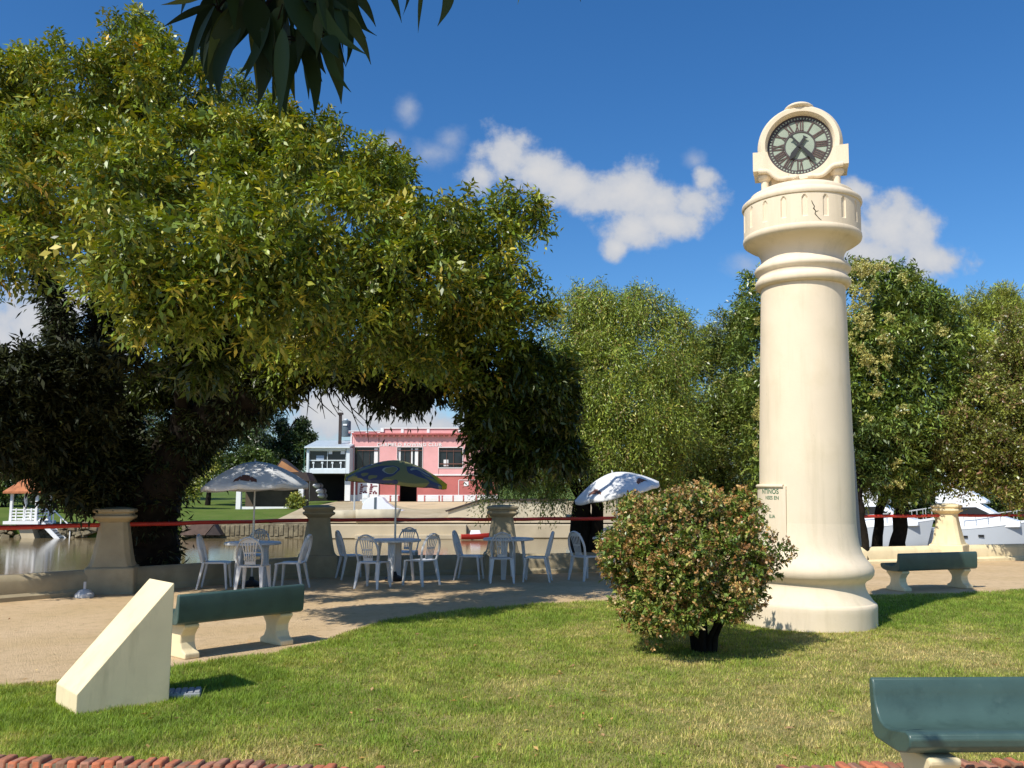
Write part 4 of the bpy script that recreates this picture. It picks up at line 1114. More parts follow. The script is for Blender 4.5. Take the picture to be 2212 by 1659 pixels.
# bare twigs hanging below the arch
b = MB()
for (x, y, dx, dy) in [(690, 835, 12, 70), (705, 840, 30, 62), (720, 842, 50, 60), (735, 846, 62, 70), (668, 840, -6, 66), (750, 850, 30, 88), (676, 845, 50, 55), (790, 862, 6, 95), (810, 868, -14, 60), (640, 905, -30, 40)]:
    a0 = pl(x, y, 14.2); a1 = pl(x + dx * .45, y + dy * .55, 14.15); a2 = pl(x + dx, y + dy, 14.1)
    b.tube([a0, a1, a2], [.014, .009, .004], 5)
    if dy > 60: b.tube([a1, pl(x + dx * .45 + 22, y + dy * .8, 14.1)], [.007, .003], 5)
offset(b).build('twigs', M['bark'], big)

# ---- trees further along the bank
def tree(name, label, cat, base_px, Y, limbs, cl, args, bark='bark', trunk_r=(.2, .12), extra=None, group='trees along the near bank'):
    p = pl(base_px[0], base_px[1], Y); zb = -0.3; o = Vector((p.x, Y, zb))
    t_ = thing(name, label, cat, tuple(o), 0, group)
    b = MB()
    for q in limbs:
        limb(b, q[0], q[1], q[2], 9, .12, 4, .03)
    b.v = [(v[0] - o.x, v[1] - o.y, v[2] - o.z) for v in b.v]
    b.build('trunk', M[bark], t_, smooth=70)
    c_ = loc([ell(x, y, r, yy, 1, 1, 1.0) for x, y, r, yy in cl], o)
    crown('crown', c_, t_, **args)
    if extra: crown(cl=c_ * np.array([1, 1, 1, 1.03, 1.03, 1.03]), root=t_, **extra)
    return t_
YP = 20.0
pep = [(1230,680,60,YP),(1290,665,60,YP-.3),(1270,640,42,YP),(1340,690,70,YP-.6),(1395,670,62,YP),(1380,650,45,YP),(1450,700,55,YP),(1480,690,28,YP),(1490,740,30,YP+.2),(1220,770,80,YP-.3),(1320,770,85,YP-1),(1410,770,80,YP-.6),(1460,800,55,YP),
       (1200,860,70,YP-.2),(1290,870,85,YP-1.0),(1380,870,85,YP-1.0),(1440,880,70,YP-.4),(1300,960,75,YP-.9),(1390,960,75,YP-.8),(1220,960,60,YP-.4),(1450,970,60,YP-.2),(1140,960,60,YP),(1100,1010,50,YP),(1180,1040,45,YP-.3),(1350,1030,50,YP-.6),(1050,980,40,YP+.2),(1060,1060,28,YP),
       (1420,1040,45,YP),(1300,800,120,YP+1.6),(1400,900,110,YP+1.6),(1230,900,110,YP+1.6)]
PP = [(0.162, 0.216, 0.031), (0.222, 0.264, 0.038), (0.108, 0.150, 0.022), (0.288, 0.264, 0.060), (0.228, 0.168, 0.060)]
pepper = tree('weeping_tree', 'feathery light green weeping tree behind the right umbrella', 'tree', (1262, 1180), YP,
     [([(1262, 1215, YP), (1258, 1120, YP), (1268, 1050, YP), (1290, 950, YP), (1300, 850, YP), (1310, 740, YP)], .30, .06), ([(1268, 1060, YP), (1330, 960, YP), (1390, 860, YP), (1430, 740, YP)], .16, .04), ([(1262, 1080, YP), (1200, 980, YP), (1170, 900, YP)], .14, .04),
      ([(1275, 1215, YP - .2), (1290, 1120, YP - .2), (1275, 1040, YP)], .16, .12)], pep,
     dict(seed=41, core=900, n=19000, nl=9, slen=.62, ll=.085, lw=.022, cols=PP, wts=[4, 3, 3, 1, .5], m=M['leaf'], sub=10, frac=(.30, .5), inner=.45, droop=.35, outw=.35, upb=0, down=.75, up=.2, spread=.45, tint=.2))
# second grey green tree seen between
YG = 24.0
tree('bushy_tree', 'dull green bushy tree between the weeping tree and the tower', 'tree', (1560, 1180), YG,
     [([(1560, 1200, YG), (1555, 1080, YG), (1560, 960, YG), (1570, 800, YG)], .22, .05), ([(1556, 1080, YG), (1500, 960, YG), (1490, 850, YG)], .12, .04)],
     [(1540,735,42,YG),(1585,690,42,YG),(1610,650,30,YG),(1500,760,36,YG),(1500,790,45,YG),(1550,770,50,YG),(1600,740,55,YG),(1620,700,40,YG),(1500,870,60,YG-.4),(1570,860,70,YG-.6),(1620,830,60,YG),(1520,950,70,YG-.6),(1600,950,70,YG-.6),(1540,1040,70,YG-.6),(1470,1020,60,YG-.2),(1620,1040,60,YG-.3),(1570,900,110,YG+1.2),(1460,930,50,YG),(1480,1100,50,YG),(1570,1110,60,YG)],
     dict(seed=43, core=600, n=12000, nl=8, slen=.45, ll=.10, lw=.030, cols=[(0.125, 0.169, 0.031), (0.175, 0.206, 0.037), (0.081, 0.112, 0.022), (0.213, 0.200, 0.062)], wts=[4, 3, 3, 1], m=M['leaf'], sub=10, frac=(.30, .5), inner=.4, droop=.3, outw=.6, upb=0, down=.25, up=.4, spread=.7, tint=.2))
# flowering glossy tree behind the tower
YF = 21.2
flo = [(1650,660,55,YF),(1640,740,60,YF),(1700,640,70,YF),(1850,600,45,YF+.2),(1905,590,40,YF),(1950,610,45,YF),(1880,650,65,YF-.4),(1960,670,70,YF-.3),(2020,660,50,YF),(1860,740,70,YF-.5),(1940,750,80,YF-.8),(2020,760,70,YF-.4),(2060,720,40,YF),(1870,840,75,YF-.6),(1960,850,80,YF-.9),(2030,850,60,YF-.3),(1860,940,70,YF-.5),(1940,950,80,YF-.8),
       (2010,950,65,YF-.2),(1640,850,50,YF),(1640,950,50,YF),(1650,1040,45,YF),(1870,1030,50,YF-.3),(1950,1030,60,YF-.4),(1920,720,130,YF+1.5),(1920,900,130,YF+1.5),(1750,800,150,YF+1.3),(1990,1040,45,YF),(1630,600,30,YF+.3)]
tree('flowering_tree', 'glossy dark green tree with pale yellow flower clusters right of the tower', 'tree', (1950, 1190), YF,
     [([(1936, 1215, YF), (1942, 1150, YF), (1950, 1090, YF), (1935, 1030, YF), (1940, 930, YF), (1920, 760, YF)], .22, .06), ([(1945, 1080, YF), (1985, 1010, YF), (2010, 880, YF)], .12, .04), ([(1938, 1040, YF), (1870, 960, YF), (1800, 850, YF), (1720, 720, YF)], .14, .04)], flo,
     dict(seed=45, core=700, n=12500, nl=6, slen=.26, ll=.135, lw=.042, cols=[(0.098, 0.144, 0.025), (0.144, 0.190, 0.034), (0.052, 0.083, 0.015), (0.184, 0.218, 0.046)], wts=[4, 3, 3, 1], m=M['gloss'], sub=10, frac=(.30, .5), inner=.45, droop=.4, outw=.8, upb=.1, up=.65, spread=.9, tint=.15),
     extra=None)
# blossoms in a few loose groups
fo = Vector((pl(1950, 1190, YF).x, YF, -.3))
ft = [o for o in COL.objects if o.name == 'flowering_tree'][0]
rb = np.random.default_rng(77); bc_ = []
for _ in range(58):
    if rb.random() < .78: x, y = rb.normal(1880, 42), 575 + 480 * rb.random() ** 1.5
    else: x, y = rb.normal(1645, 16), rb.uniform(600, 1000)
    if x < 1832 and x > 1700: x = 1840 + rb.random() * 40
    bc_.append(ell(x, y, rb.uniform(9, 19), YF - .75 - .6 * (1 - abs(x - 1930) / 120 if x > 1800 else .1) - rb.uniform(0, .25)))
crown('blossoms', loc(bc_, fo), ft, 46, 1500, 8, .10, .042, .026, [(.34, .31, .09), (.27, .26, .07), (.40, .37, .14)], [3, 2, 1], M['leaf'], sub=5, frac=(.3, .6), inner=.3, droop=0, upb=.6, spread=1.3, tint=.12, up=.2)
# trunks right of the tower
YT = 19.0
tree('slender_tree', 'feathery yellow green tree rising at the right edge', 'tree', (1897, 1190), 23.0,
     [([(1897, 1215, 23.), (1897, 1140, 23), (1905, 1080, 23), (1960, 980, 23), (2080, 850, 23), (2150, 720, 23)], .15, .05), ([(2080, 850, 23), (2200, 780, 23)], .08, .04)],
     [(2050,690,45,23),(2110,670,45,23),(2170,660,40,23),(2210,690,45,23),(2060,730,55,22.6),(2130,740,65,22.4),(2200,760,60,22.5),(2260,720,60,23),(2140,690,38,23),(2175,640,20,23),(2150,830,90,23.5),(2250,800,80,23),(2090,780,60,23.4)],
     dict(seed=47, core=350, n=11000, nl=8, slen=.42, ll=.11, lw=.020, cols=[(.21, .25, .04), (.27, .30, .05), (.14, .175, .03), (.22, .18, .07)], wts=[4, 3, 2, 1], m=M['leaf'], sub=9, frac=(.28, .5), inner=.4, droop=.1, outw=.5, upb=.7, up=.3, spread=.5, tint=.2))
YB = 20.8
tree('bushy_tree', 'olive and brownish leafed tree at the right edge above the yacht', 'tree', (2290, 1190), YB,
     [([(2290, 1215, YB), (2285, 1120, YB), (2260, 1000, YB), (2180, 880, YB), (2120, 800, YB)], .22, .05), ([(2260, 1000, YB), (2150, 960, YB), (2050, 950, YB)], .12, .04), ([(2270, 1040, YB), (2330, 900, YB), (2350, 800, YB)], .14, .05)],
     [(2060,860,50,YB),(2110,800,55,YB),(2170,770,50,YB+.3),(2230,790,60,YB),(2050,930,55,YB-.2),(2120,890,70,YB-.5),(2200,870,75,YB-.5),(2280,850,80,YB),(2010,980,45,YB),(2080,980,65,YB-.4),(2160,970,75,YB-.6),(2240,960,75,YB-.5),(2320,950,80,YB),(2100,1030,45,YB-.3),(2180,1040,55,YB-.6),(2260,1040,60,YB-.5),(2040,1030,40,YB),(2200,920,130,YB+1.2),(2210,1080,35,YB-.6),(2190,700,30,YB+.6)],
     dict(seed=48, core=800, n=15000, nl=7, slen=.30, ll=.080, lw=.036, cols=[(.13, .145, .024), (.17, .185, .034), (.08, .095, .018), (.19, .14, .055), (.16, .095, .05)], wts=[4, 3, 3, 1.6, .8], m=M['gloss'], sub=10, frac=(.30, .5), inner=.45, droop=.25, outw=.8, upb=.2, up=.5, spread=.9, tint=.22))
YS = 20.0
tree('leaning_trunk_tree', 'thin dark trunk standing right behind the tower base', 'tree', (1862, 1190), YS, [([(1868, 1215, YS), (1862, 1120, YS), (1850, 1040, YS), (1845, 960, YS)], .11, .07)],
     [(1850,990,40,YS),(1880,1020,36,YS),(1840,930,45,YS),(1900,1000,34,YS),(1880,960,50,YS+.3)],
     dict(seed=49, n=1500, nl=6, slen=.28, ll=.12, lw=.04, cols=[(.05, .08, .018), (.075, .10, .022), (.03, .05, .012)], wts=[3, 2, 2], m=M['gloss'], sub=8, frac=(.3, .5), inner=.4, droop=.4, tint=.15))

# ---- branch hanging into the top of the view, and the crown it belongs to
ho = Vector((-2.6, 1.2, 6.2))
hang = thing('overhanging_tree', 'dark drooping branch of broad pointed leaves hanging at the top', 'tree', tuple(ho))
rng = np.random.default_rng(61)
HL = [  # base x, y, tip x, y, width, distance (photo px)
 (470,-40,385,165,46,2.55),(500,-30,430,110,60,2.6),(455,10,352,62,22,2.5),(540,10,452,200,70,2.55),(520,60,480,215,56,2.6),(565,60,560,235,58,2.5),(600,70,556,245,60,2.65),(610,60,612,262,66,2.5),(640,80,590,230,50,2.6),(655,80,622,255,66,2.45),(650,90,684,262,44,2.6),
 (700,70,742,225,62,2.5),(705,60,764,205,30,2.55),(690,60,700,180,40,2.6),(720,20,802,140,34,2.55),(700,10,790,85,52,2.5),(740,-30,812,60,30,2.6),(716,75,732,132,46,2.45),(560,-30,500,120,80,2.5),(620,-20,560,130,70,2.55),(640,-30,680,120,80,2.5),(590,0,640,160,80,2.6),(540,-10,590,150,76,2.6),(690,-40,730,60,60,2.55),
 (480,-60,352,12,30,2.5),(610,10,520,165,60,2.45),(660,20,705,160,52,2.45),(580,30,530,190,50,2.6),(820,-60,872,52,26,2.6),(880,-50,874,38,20,2.6),(915,-50,905,72,14,2.6),(965,-60,944,58,34,2.6),(1110,-50,1122,15,20,2.7),(1235,-60,1254,4,18,2.7),(430,-60,395,40,40,2.55),(560,80,600,110,40,2.5),(650,-10,760,30,40,2.5),(668,60,664,220,30,2.7),(510,20,440,150,40,2.65)]
for _ in range(42):
    x0, y0 = random.uniform(450, 745), random.uniform(-70, 55); HL.insert(0, (x0, y0, x0 + (x0 - 600) * .35 + random.gauss(0, 30), y0 + random.uniform(90, 175), random.uniform(20, 38), random.uniform(2.45, 2.7)))
V, Fc, Cc = [], [], []
for (x0, y0, x1, y1, wpx, Y) in HL:
    Y = Y * .86 + random.uniform(-.1, .1); p0, p1 = pl(x0, y0, Y), pl(x1, y1, Y + random.uniform(-.1, .1)); d = p1 - p0; L = d.length; wd = wpx * Y / F * .84
    az = random.uniform(-.7, .7); n0 = Vector((sin(az), -cos(az), random.uniform(-.2, .3))); s = d.normalized().cross(n0).normalized(); nn = s.cross(d.normalized())
    bend = random.uniform(-.12, .12) * L; base = len(V); ns = 10
    c0 = np.array((.022, .040, .012)) * random.uniform(.6, 1.5)
    if random.random() < .10: c0 = np.array((.07, .09, .02))
    for i in range(ns + 1):
        t_ = i / ns; hw = wd / 2 * (sin(pi * min(1, t_ ** .68)) ** 1.1 if t_ < 1 else 0); hw = max(hw, wd * .015)
        c = p0 + d * t_ + s * bend * sin(pi * t_) + nn * (.05 * L * (t_ * t_)) 
        V += [c - s * hw + nn * hw * .28, c, c + s * hw + nn * hw * .28]; Cc += [c0, c0 * 1.1, c0]
        if i:
            q = base + (i - 1) * 3
            Fc += [(q, q + 1, q + 4, q + 3), (q + 1, q + 2, q + 5, q + 4)]
me = bpy.data.meshes.new('hanging_leaves'); me.from_pydata([tuple(v - ho) for v in V], [], Fc)
a_ = me.attributes.new('col', 'FLOAT_COLOR', 'POINT'); a_.data.foreach_set('color', np.concatenate([np.array(Cc), np.ones((len(Cc), 1))], 1).astype(np.float32).ravel())
me.polygons.foreach_set('use_smooth', [True] * len(me.polygons)); me.materials.append(leaf_mat('broad_leaf', .5, .10, .2)); me.update()
o = bpy.data.objects.new('hanging_leaves', me); COL.objects.link(o); o.parent = hang
b = MB()
hub = pl(615, -60, 2.19)
b.tube([(-3.0, 0.6, 6.0), (-2.2, 1.4, 5.2), (-1.3, 2.2, 4.0), hub], [.06, .045, .022, .010], 8)
b.tube([hub, pl(690, 15, 2.19), pl(720, 80, 2.15)], [.009, .006, .003], 6); b.tube([hub, pl(570, 20, 2.19), pl(590, 90, 2.19)], [.009, .006, .003], 6); b.tube([hub, pl(500, -20, 2.19), pl(470, 20, 2.19)], [.008, .005, .003], 6)
b.tube([(-1.3, 2.2, 4.0), pl(900, -150, 2.24), pl(1250, -60, 2.32)], [.012, .008, .004], 6)
b.tube([pl(715, 60, 2.15), pl(735, 48, 2.15)], [.003, .002], 5)
tw = [hub, pl(690, 15, 2.19), pl(720, 80, 2.15), pl(570, 20, 2.19), pl(590, 90, 2.19), pl(500, -20, 2.19), pl(470, 20, 2.19)]
for (x0, y0, x1, y1, wpx, Y) in HL[:-1]:
    p0 = pl(x0, y0, Y * .86); tq = min(tw, key=lambda q: (q - p0).length)
    if .01 < (tq - p0).length < .3: b.tube([tq, tq.lerp(p0, .6) + Vector((0, 0, .006)), p0], [.0025, .002, .0016], 5)
b.v = [(v[0] - ho.x, v[1] - ho.y, v[2] - ho.z) for v in b.v]
b.build('branch', M['bark'], hang, smooth=60)
hc = np.array([(-2.6, -1.0, 5.6, 1.1, .9, .7), (-3.4, -.9, 6.0, 1.1, .9, .8), (-3.0, -1.6, 5.8, 1.2, 1.0, .6), (-3.4, -1.2, 6.4, .9, .8, .5)]); hc = loc(hc, ho)
crown('foliage', hc, hang, 62, 1700, 5, .3, .26, .085, [(.03, .05, .014), (.05, .075, .02)], [2, 1], M['leaf'], sub=8, frac=(.35, .6), inner=.2, droop=.7, tint=.1)
hp = pl(600, 60, 2.19); hs_ = [hp + sun_dir * q_ for q_ in (.65, .9, 1.15)]
hcs = loc([(q_.x + dx, q_.y + dx * .3, q_.z, .26, .18, .14) for q_ in hs_ for dx in (-.22, 0, .2)], ho)
crown('shading_leaves', hcs, hang, 63, 420, 5, .16, .20, .07, [(.03, .05, .014), (.05, .075, .02)], [2, 1], M['leaf'], sub=0, inner=.1, droop=.5, tint=.1)  # unseen clusters added up-sun to keep the hanging leaves in shade
sp_ = np.array([Vector((1.83 + dx, 4.17 + dy, .42)) + sun_dir * 4.0 for dx, dy in ((.02, .0), (.10, .03), (.20, -.10), (.26, -.13), (.31, -.12), (.40, -.16), (.05, .08), (.34, -.07), (.16, -.2), (.52, -.2))])
leaf_object('bench_shadow_leaves', sp_ - np.array(ho), np.array([(.5, .3, -.5)] * 10) + rng.normal(size=(10, 3)) * .4, .17, .06, np.array([(.03, .05, .014)] * 10), M['leaf'], hang, rng, up=.5)  # unseen leaves added up-sun to drop shadow spots on the front bench
b = MB(); b.tube([(-1.3, 2.2, 4.0), (-.5, 2.2, 3.95), tuple(Vector((1.95, 4.1, .42)) + sun_dir * 4.05)], [.012, .008, .004], 6); b.v = [(v[0] - ho.x, v[1] - ho.y, v[2] - ho.z) for v in b.v]; b.build('twig', M['bark'], hang)
b = MB(); b.tube([(-4.2, -2.2, 0), (-4.1, -2.1, 1.6), (-3.8, -1.4, 3.6), (-3.0, .6, 6.0)], [.30, .25, .18, .06], 12, jit=.08); b.v = [(v[0] - ho.x, v[1] - ho.y, v[2] - ho.z) for v in b.v]
b.build('trunk', M['greybark'], hang, smooth=60)

# ================================================================== FAR BANK
def gz(Y): return float(np.interp(Y, [q[0] for q in prof_bank], [q[1] for q in prof_bank]))
prof_bank = [(BANK, -.55), (BANK + 3, -.35), (BANK + 12, .35), (BANK + 24, .75), (BANK + 60, 1.6), (BANK + 400, 8)]
def rect(mbx, x0, y0, x1, y1, Y, dep, mi=0):
    """a box whose front face fills the photo rectangle at distance Y and reaches back by dep"""
    a, b_ = pl(x0, y1, Y), pl(x1, y0, Y)
    mbx.box(((a.x + b_.x) / 2, Y + dep / 2, (a.z + b_.z) / 2), (b_.x - a.x, dep, b_.z - a.z), mi=mi); return mbx
# stone bank wall in sections: rough stones left, masonry in the middle, pale quay right
stone = ground_mat('bank_stone', (0.17, 0.14, 0.09), (0.26, 0.22, 0.14), (0.06, 0.05, 0.035), 2.2, 3.0, 1.0, 6)
b = MB(); rng = np.random.default_rng(71)
for i in range(300):
    x = rng.uniform(-60, -22); z = rng.uniform(-1.6, -.55); s = rng.uniform(.25, .6)
    b.box((x, BANK + .05 + rng.uniform(-.15, .15), z), (s * 1.3, .5, s * .8), rng.uniform(-.4, .4), rx=rng.uniform(-.3, .3), ry=rng.uniform(-.5, .5), top=.7)
tag(b.build('rubble_bank', stone, bevel=.05, seg=1), 'rough grey stones along the far waterline left of the big trunk', 'rubble', kind='stuff')
b = MB(); x0, x1 = pl(395, 1150, BANK).x, pl(668, 1150, BANK).x
b.box(((x0 + x1) / 2, BANK, -1.05), (x1 - x0, .5, 1.15))
for i in range(26):
    x = x0 + (x1 - x0) * (i + .5) / 26; b.box((x, BANK - .27, -1.0 + rng.uniform(-.1, .1)), ((x1 - x0) / 26 * .86, .08, .8 + rng.uniform(-.1, .1)))
tag(b.build('bank_wall', stone, bevel=.04, seg=1), 'low masonry river wall below the sunlit far lawn', 'river wall', kind='thing')
b = MB(); x0, x1 = pl(672, 1150, BANK).x, pl(1010, 1150, BANK).x
b.box(((x0 + x1) / 2, BANK - .6, -1.0), (x1 - x0, 2.2, .95)); b.box(((x0 + x1) / 2 + 2, BANK - 1.9, -1.35), ((x1 - x0) * .72, .8, .32))
tag(b.build('quay', M['concrete'], bevel=.05), 'pale concrete quay below the pink club house', 'quay', kind='thing')
b = MB(); b.prism([(BANK + .5, -1.5), (BANK + 1.0, -.35), (BANK + 24.5, .95), (BANK + 24.5, -1.5)], (pl(715, 1100, 80).x, 0, 0), (0, 1, 0), (0, 0, 1), (0, 16.5))
tag(b.build('slipway', ground_mat('slip_concrete', (0.56, 0.42, 0.25), (0.62, 0.48, 0.30), (0.40, 0.31, 0.20), .25, .5, .1, 5)), 'broad ochre concrete slope in front of the pink club house', 'slipway', kind='structure')

b = MB(); x0, x1 = pl(1010, 1150, BANK).x, pl(1420, 1150, BANK).x
b.box(((x0 + x1) / 2, BANK - .3, -1.0), (x1 - x0, 1.4, .95))
tag(b.build('quay', M['concrete'], bevel=.05), 'pale quay behind the hanging branches of the weeping tree', 'quay', kind='thing')
b = MB(); xa, xb = pl(668, 1100, 80).x, pl(1480, 1100, 80).x
ns = 30
vs = [(xa + (xb - xa) * i / ns, y, z + .07 + .12 * sin((xa + (xb - xa) * i / ns) * .4 + y) * (y > 66)) for i in range(ns + 1) for y, z in [(BANK + .4, -.5), (BANK + 3, -.35), (BANK + 12, .35), (BANK + 24, .75), (BANK + 32, 1.0)]]
b.add(vs, [(i * 5 + j, (i + 1) * 5 + j, (i + 1) * 5 + j + 1, i * 5 + j + 1) for i in range(ns) for j in range(4)])
tag(b.build('yard', ground_mat('yard_earth', (0.40, 0.32, 0.20), (0.46, 0.38, 0.25), (0.28, 0.23, 0.14), .3, .9, .1, 5)), 'bare pale yard around the club house slope', 'yard', kind='structure')

# ---- the pink club house
YC = 92.0
c0 = pl(757, 1083, YC)
club = thing('club_house', 'two storey pink club house with white lettering across the river', 'building', (c0.x, YC, c0.z))
def sub(mbx): mbx.v = [(p[0] - c0.x, p[1] - YC, p[2] - c0.z) for p in mbx.v]; return mbx
def R_(x0, y0, x1, y1, dy, dep, mbx=None, mi=0):
    mbx = mbx or MB(); return rect(mbx, x0, y0, x1, y1, YC + dy, dep, mi)
def wall_with_holes(x0, x1, y0, y1, holes, name, m_, par, thick=.35):
    xs_ = sorted({x0, x1} | {h[0] for h in holes} | {h[2] for h in holes}); ys_ = sorted({y0, y1} | {h[1] for h in holes} | {h[3] for h in holes})
    mbx = MB()
    for a, b2 in zip(xs_, xs_[1:]):
        run = None
        for c, d in zip(ys_, ys_[1:]):
            hole = any(h[0] <= a and b2 <= h[2] and h[1] <= c and d <= h[3] for h in holes)
            if hole:
                if run: R_(a, run[0], b2, run[1], 0, thick, mbx); run = None
            else: run = (run[0] if run else c, d)
        if run: R_(a, run[0], b2, run[1], 0, thick, mbx)
    return sub(mbx).build(name, m_, par)
wins = [(766, 966, 818, 1016), (858, 966, 912, 1016), (948, 967, 999, 1010)]
doors = [(864, 1032, 900, 1083), (1050, 1032, 1064, 1060)]
up = wall_with_holes(757, 1075, 945, 1027, wins, 'upper_wall', M['pink'], club)
lw = wall_with_holes(757, 1075, 1027.3, 1083, doors, 'lower_wall', M['red'], club)
b = MB(); R_(757, 940, 1075, 1083, 9.0, .3, b); R_(757, 940, 760.5, 1083, .36, 8.6, b); R_(1071, 940, 1075, 1083, .36, 8.6, b); R_(757, 944, 1075, 945.5, .36, 8.6, b); R_(760.6, 1026, 1071, 1028, .36, 8.6, b)
sub(b).build('side_walls', M['pink'], club)
b = MB(); R_(762, 955, 1070, 1082, 3.5, .2, b); sub(b).build('interior', M['dark'], club)
b = MB(); R_(757, 1024.5, 1075, 1027.2, -.10, .1, b); R_(757, 1069, 862, 1083, -.06, .06, b); R_(902, 1069, 1075, 1083, -.06, .06, b); R_(755.5, 941, 760, 1027, -.09, .09, b); sub(b).build('white_trim', M['white'], club)
b = MB(); R_(760, 935.5, 1075, 938.5, -.5, .9, b)
for i in range(26): R_(765 + i * 12, 938.6, 769.5 + i * 12, 942.5, -.42, .5, b)
sub(b).build('cornice', M['rose'], club)
b = MB(); R_(760, 938.6, 1075, 945, 0, .35, b); R_(753, 932, 824, 935.4, -.05, .5, b); R_(826, 926, 1000, 935.4, -.02, .5, b); R_(1000.1, 931, 1075, 935.4, 0, .5, b); sub(b).build('parapet', M['pink'], club)
b = MB(); R_(753, 930.2, 826, 931.9, -.14, .7, b); R_(826.2, 924, 1002, 925.9, -.14, .7, b); R_(822, 924, 829, 933, -.18, .15, b)
for x in (758, 790, 815, 866, 922, 990): R_(x, 926.2 if x > 826 else 932.1, x + 6, 935, -.10, .07, b)
sub(b).build('parapet_trim', M['white'], club)
for i, (x0, y0, x1, y1) in enumerate(wins):
    b = MB(); R_(x0 - 1.4, y0 - 1.4, x1 + 1.4, y0, -.06, .12, b); R_(x0 - 1.4, y1, x1 + 1.4, y1 + 1.6, -.06, .12, b); R_(x0 - 1.4, y0, x0, y1, -.06, .12, b); R_(x1, y0, x1 + 1.4, y1, -.06, .12, b)
    f_ = sub(b).build('window', M['white'], club)
    b = MB(); nx = [0, .33, .62, 1] if i != 1 else [0, .30, .52, .86, 1]
    for q in nx: x = x0 + (x1 - x0) * q; R_(x - .6, y0 + .1, x + .6, y1 - .1, .10, .08, b)
    R_(x0, y0 + 6.5, x1, y0 + 7.8, .09, .07, b); R_(x0, y0 + .1, x1, y0 + 1.2, .09, .07, b)
    if i == 2: R_(x0, y1 - 9, x1, y1 - 7, .09, .07, b)
    sub(b).build('frame', M['frame'], f_)
    b = MB(); R_(x0 + .2, y0 + .2, x1 - .2, y1 - .2, .22, .02, b); sub(b).build('pane', M['glass'], f_)
    cur = [(.80, .97)] if i == 0 else ([(.02, .14), (.55, .62), (.70, .84)] if i == 1 else [(.20, .40)])
    b = MB()
    for q0_, q1_ in cur: R_(x0 + (x1 - x0) * q0_, y0 + (2 if i < 2 else 26), x0 + (x1 - x0) * q1_, y1 - .5 if i < 2 else y1 - 3, .17, .04, b)
    sub(b).build('curtain', M['white'], f_)
b = MB(); x0, x1 = pl(815, 960, YC).x, pl(954, 960, YC).x
v_, f_ = text_mesh('CARMELO ROWING CLUB', 1.0, 1.12); xa, xb = min(p[0] for p in v_), max(p[0] for p in v_); s_ = (x1 - x0) / (xb - xa); zt_ = pl(815, 964, YC).z
b.add([(x0 + (p[0] - xa) * s_, YC - .03, zt_ + p[1] * s_ * .92) for p in v_], f_); sub(b).build('sign_lettering', M['white'], club)
# white panel with two rower figures
b = MB(); R_(772, 1043, 818, 1082.5, -.16, .09, b); pn = sub(b).build('rower_panel', M['white'], club)
b = MB()
for x in (776, 797):
    for (u0, v0, u1, v1) in [(3, 1045, 7, 1049.5), (2, 1050.5, 9, 1054), (8, 1049, 18, 1051), (1, 1055, 7, 1058), (1, 1059.5, 7, 1062.5), (0, 1064, 5, 1067), (8, 1062, 11, 1067), (11, 1060, 14, 1063), (13, 1063, 17, 1067)]:
        R_(x + u0, v0, x + u1, v1, -.19, .025, b)
sub(b).build('rower_figures', mat('maroon_print', (.16, .02, .03), .7, .1, 3), pn)
b = MB(); R_(1002, 1040, 1012, 1050, -.05, .04, b); R_(990, 1037, 991.5, 1072, -.05, .04, b); R_(991.5, 1036, 1028, 1037.2, -.05, .04, b); R_(1028, 1036, 1029.2, 1072, -.05, .04, b); sub(b).build('notice_board', M['white'], club)
# rooftop aerial
b = MB()
a_ = pl(887, 926, YC + 1); z_ = pl(887, 862, YC + 1).z
b.bar((a_.x, a_.y, a_.z), (a_.x, a_.y, z_), .09, .09); zz_ = pl(887, 914, YC + 1).z; b.bar((pl(865, 914, YC).x, YC + 1, zz_), (pl(908, 914, YC).x, YC + 1, zz_), .06, .06, side=(0, 0, 1))
sub(b).build('aerial', M['pole'], club)
b = MB(); a_ = pl(815, 930, YC + 1); b.bar(tuple(a_), (a_.x, a_.y, pl(815, 895, YC).z), .06, .06); sub(b).build('aerial', M['pole'], club)
# low white and red seats along the foot of the facade
for i, (xa, xb) in enumerate([(842, 862), (916, 950), (954, 980), (1000, 1030)]):
    p = pl(xa, 1083, YC - 1.2); t_ = thing('garden_bench', ['pink and white bench left of the dark club door', 'pink and white bench just right of the dark club door', 'pink and white bench at the foot of the red wall', 'pink and white bench behind the hanging branches'][i], 'bench', (p.x, YC - 1.2, p.z), 0, 'benches at the foot of the club house')
    W_ = pl(xb, 1083, YC - 1.2).x - p.x
    for q in (.06, W_ - .06): b = MB(); b.box((q, 0, .30), (.12, .5, .60)); b.build('leg', M['rose'], t_)
    b = MB(); b.box((W_ / 2, 0, .36), (W_ - .26, .5, .08)); b.box((W_ / 2, .22, .62), (W_, .07, .07)); b.build('seat', M['white'], t_)

# ---- first floor annex on the left of the club house
YA = 90.0
a0 = pl(657, 1080, YA)
anx = thing('annex', 'pale boxy upper room with sliding windows over a dark boat shed', 'building', (a0.x, YA, a0.z))
def suba(mbx): mbx.v = [(p[0] - a0.x, p[1] - YA, p[2] - a0.z) for p in mbx.v]; return mbx
def RA(x0, y0, x1, y1, dy, dep, mbx): return rect(mbx, x0, y0, x1, y1, YA + dy, dep)
b = MB()
RA(661, 966, 668, 1023, 0, 5, b); RA(747, 966, 756, 1023, 0, 5, b); RA(668, 966, 747, 973, 0, 5, b); RA(668, 1013, 747, 1023, 0, 5, b); RA(668, 973, 747, 1013, 4.7, .3, b)
suba(b).build('wall', M['alu'], anx, bevel=.03)
b = MB()
for x0, x1 in ((668.2, 669.6), (706, 708.2), (745.4, 746.8)): RA(x0, 973.1, x1, 1012.9, .25, .1, b)
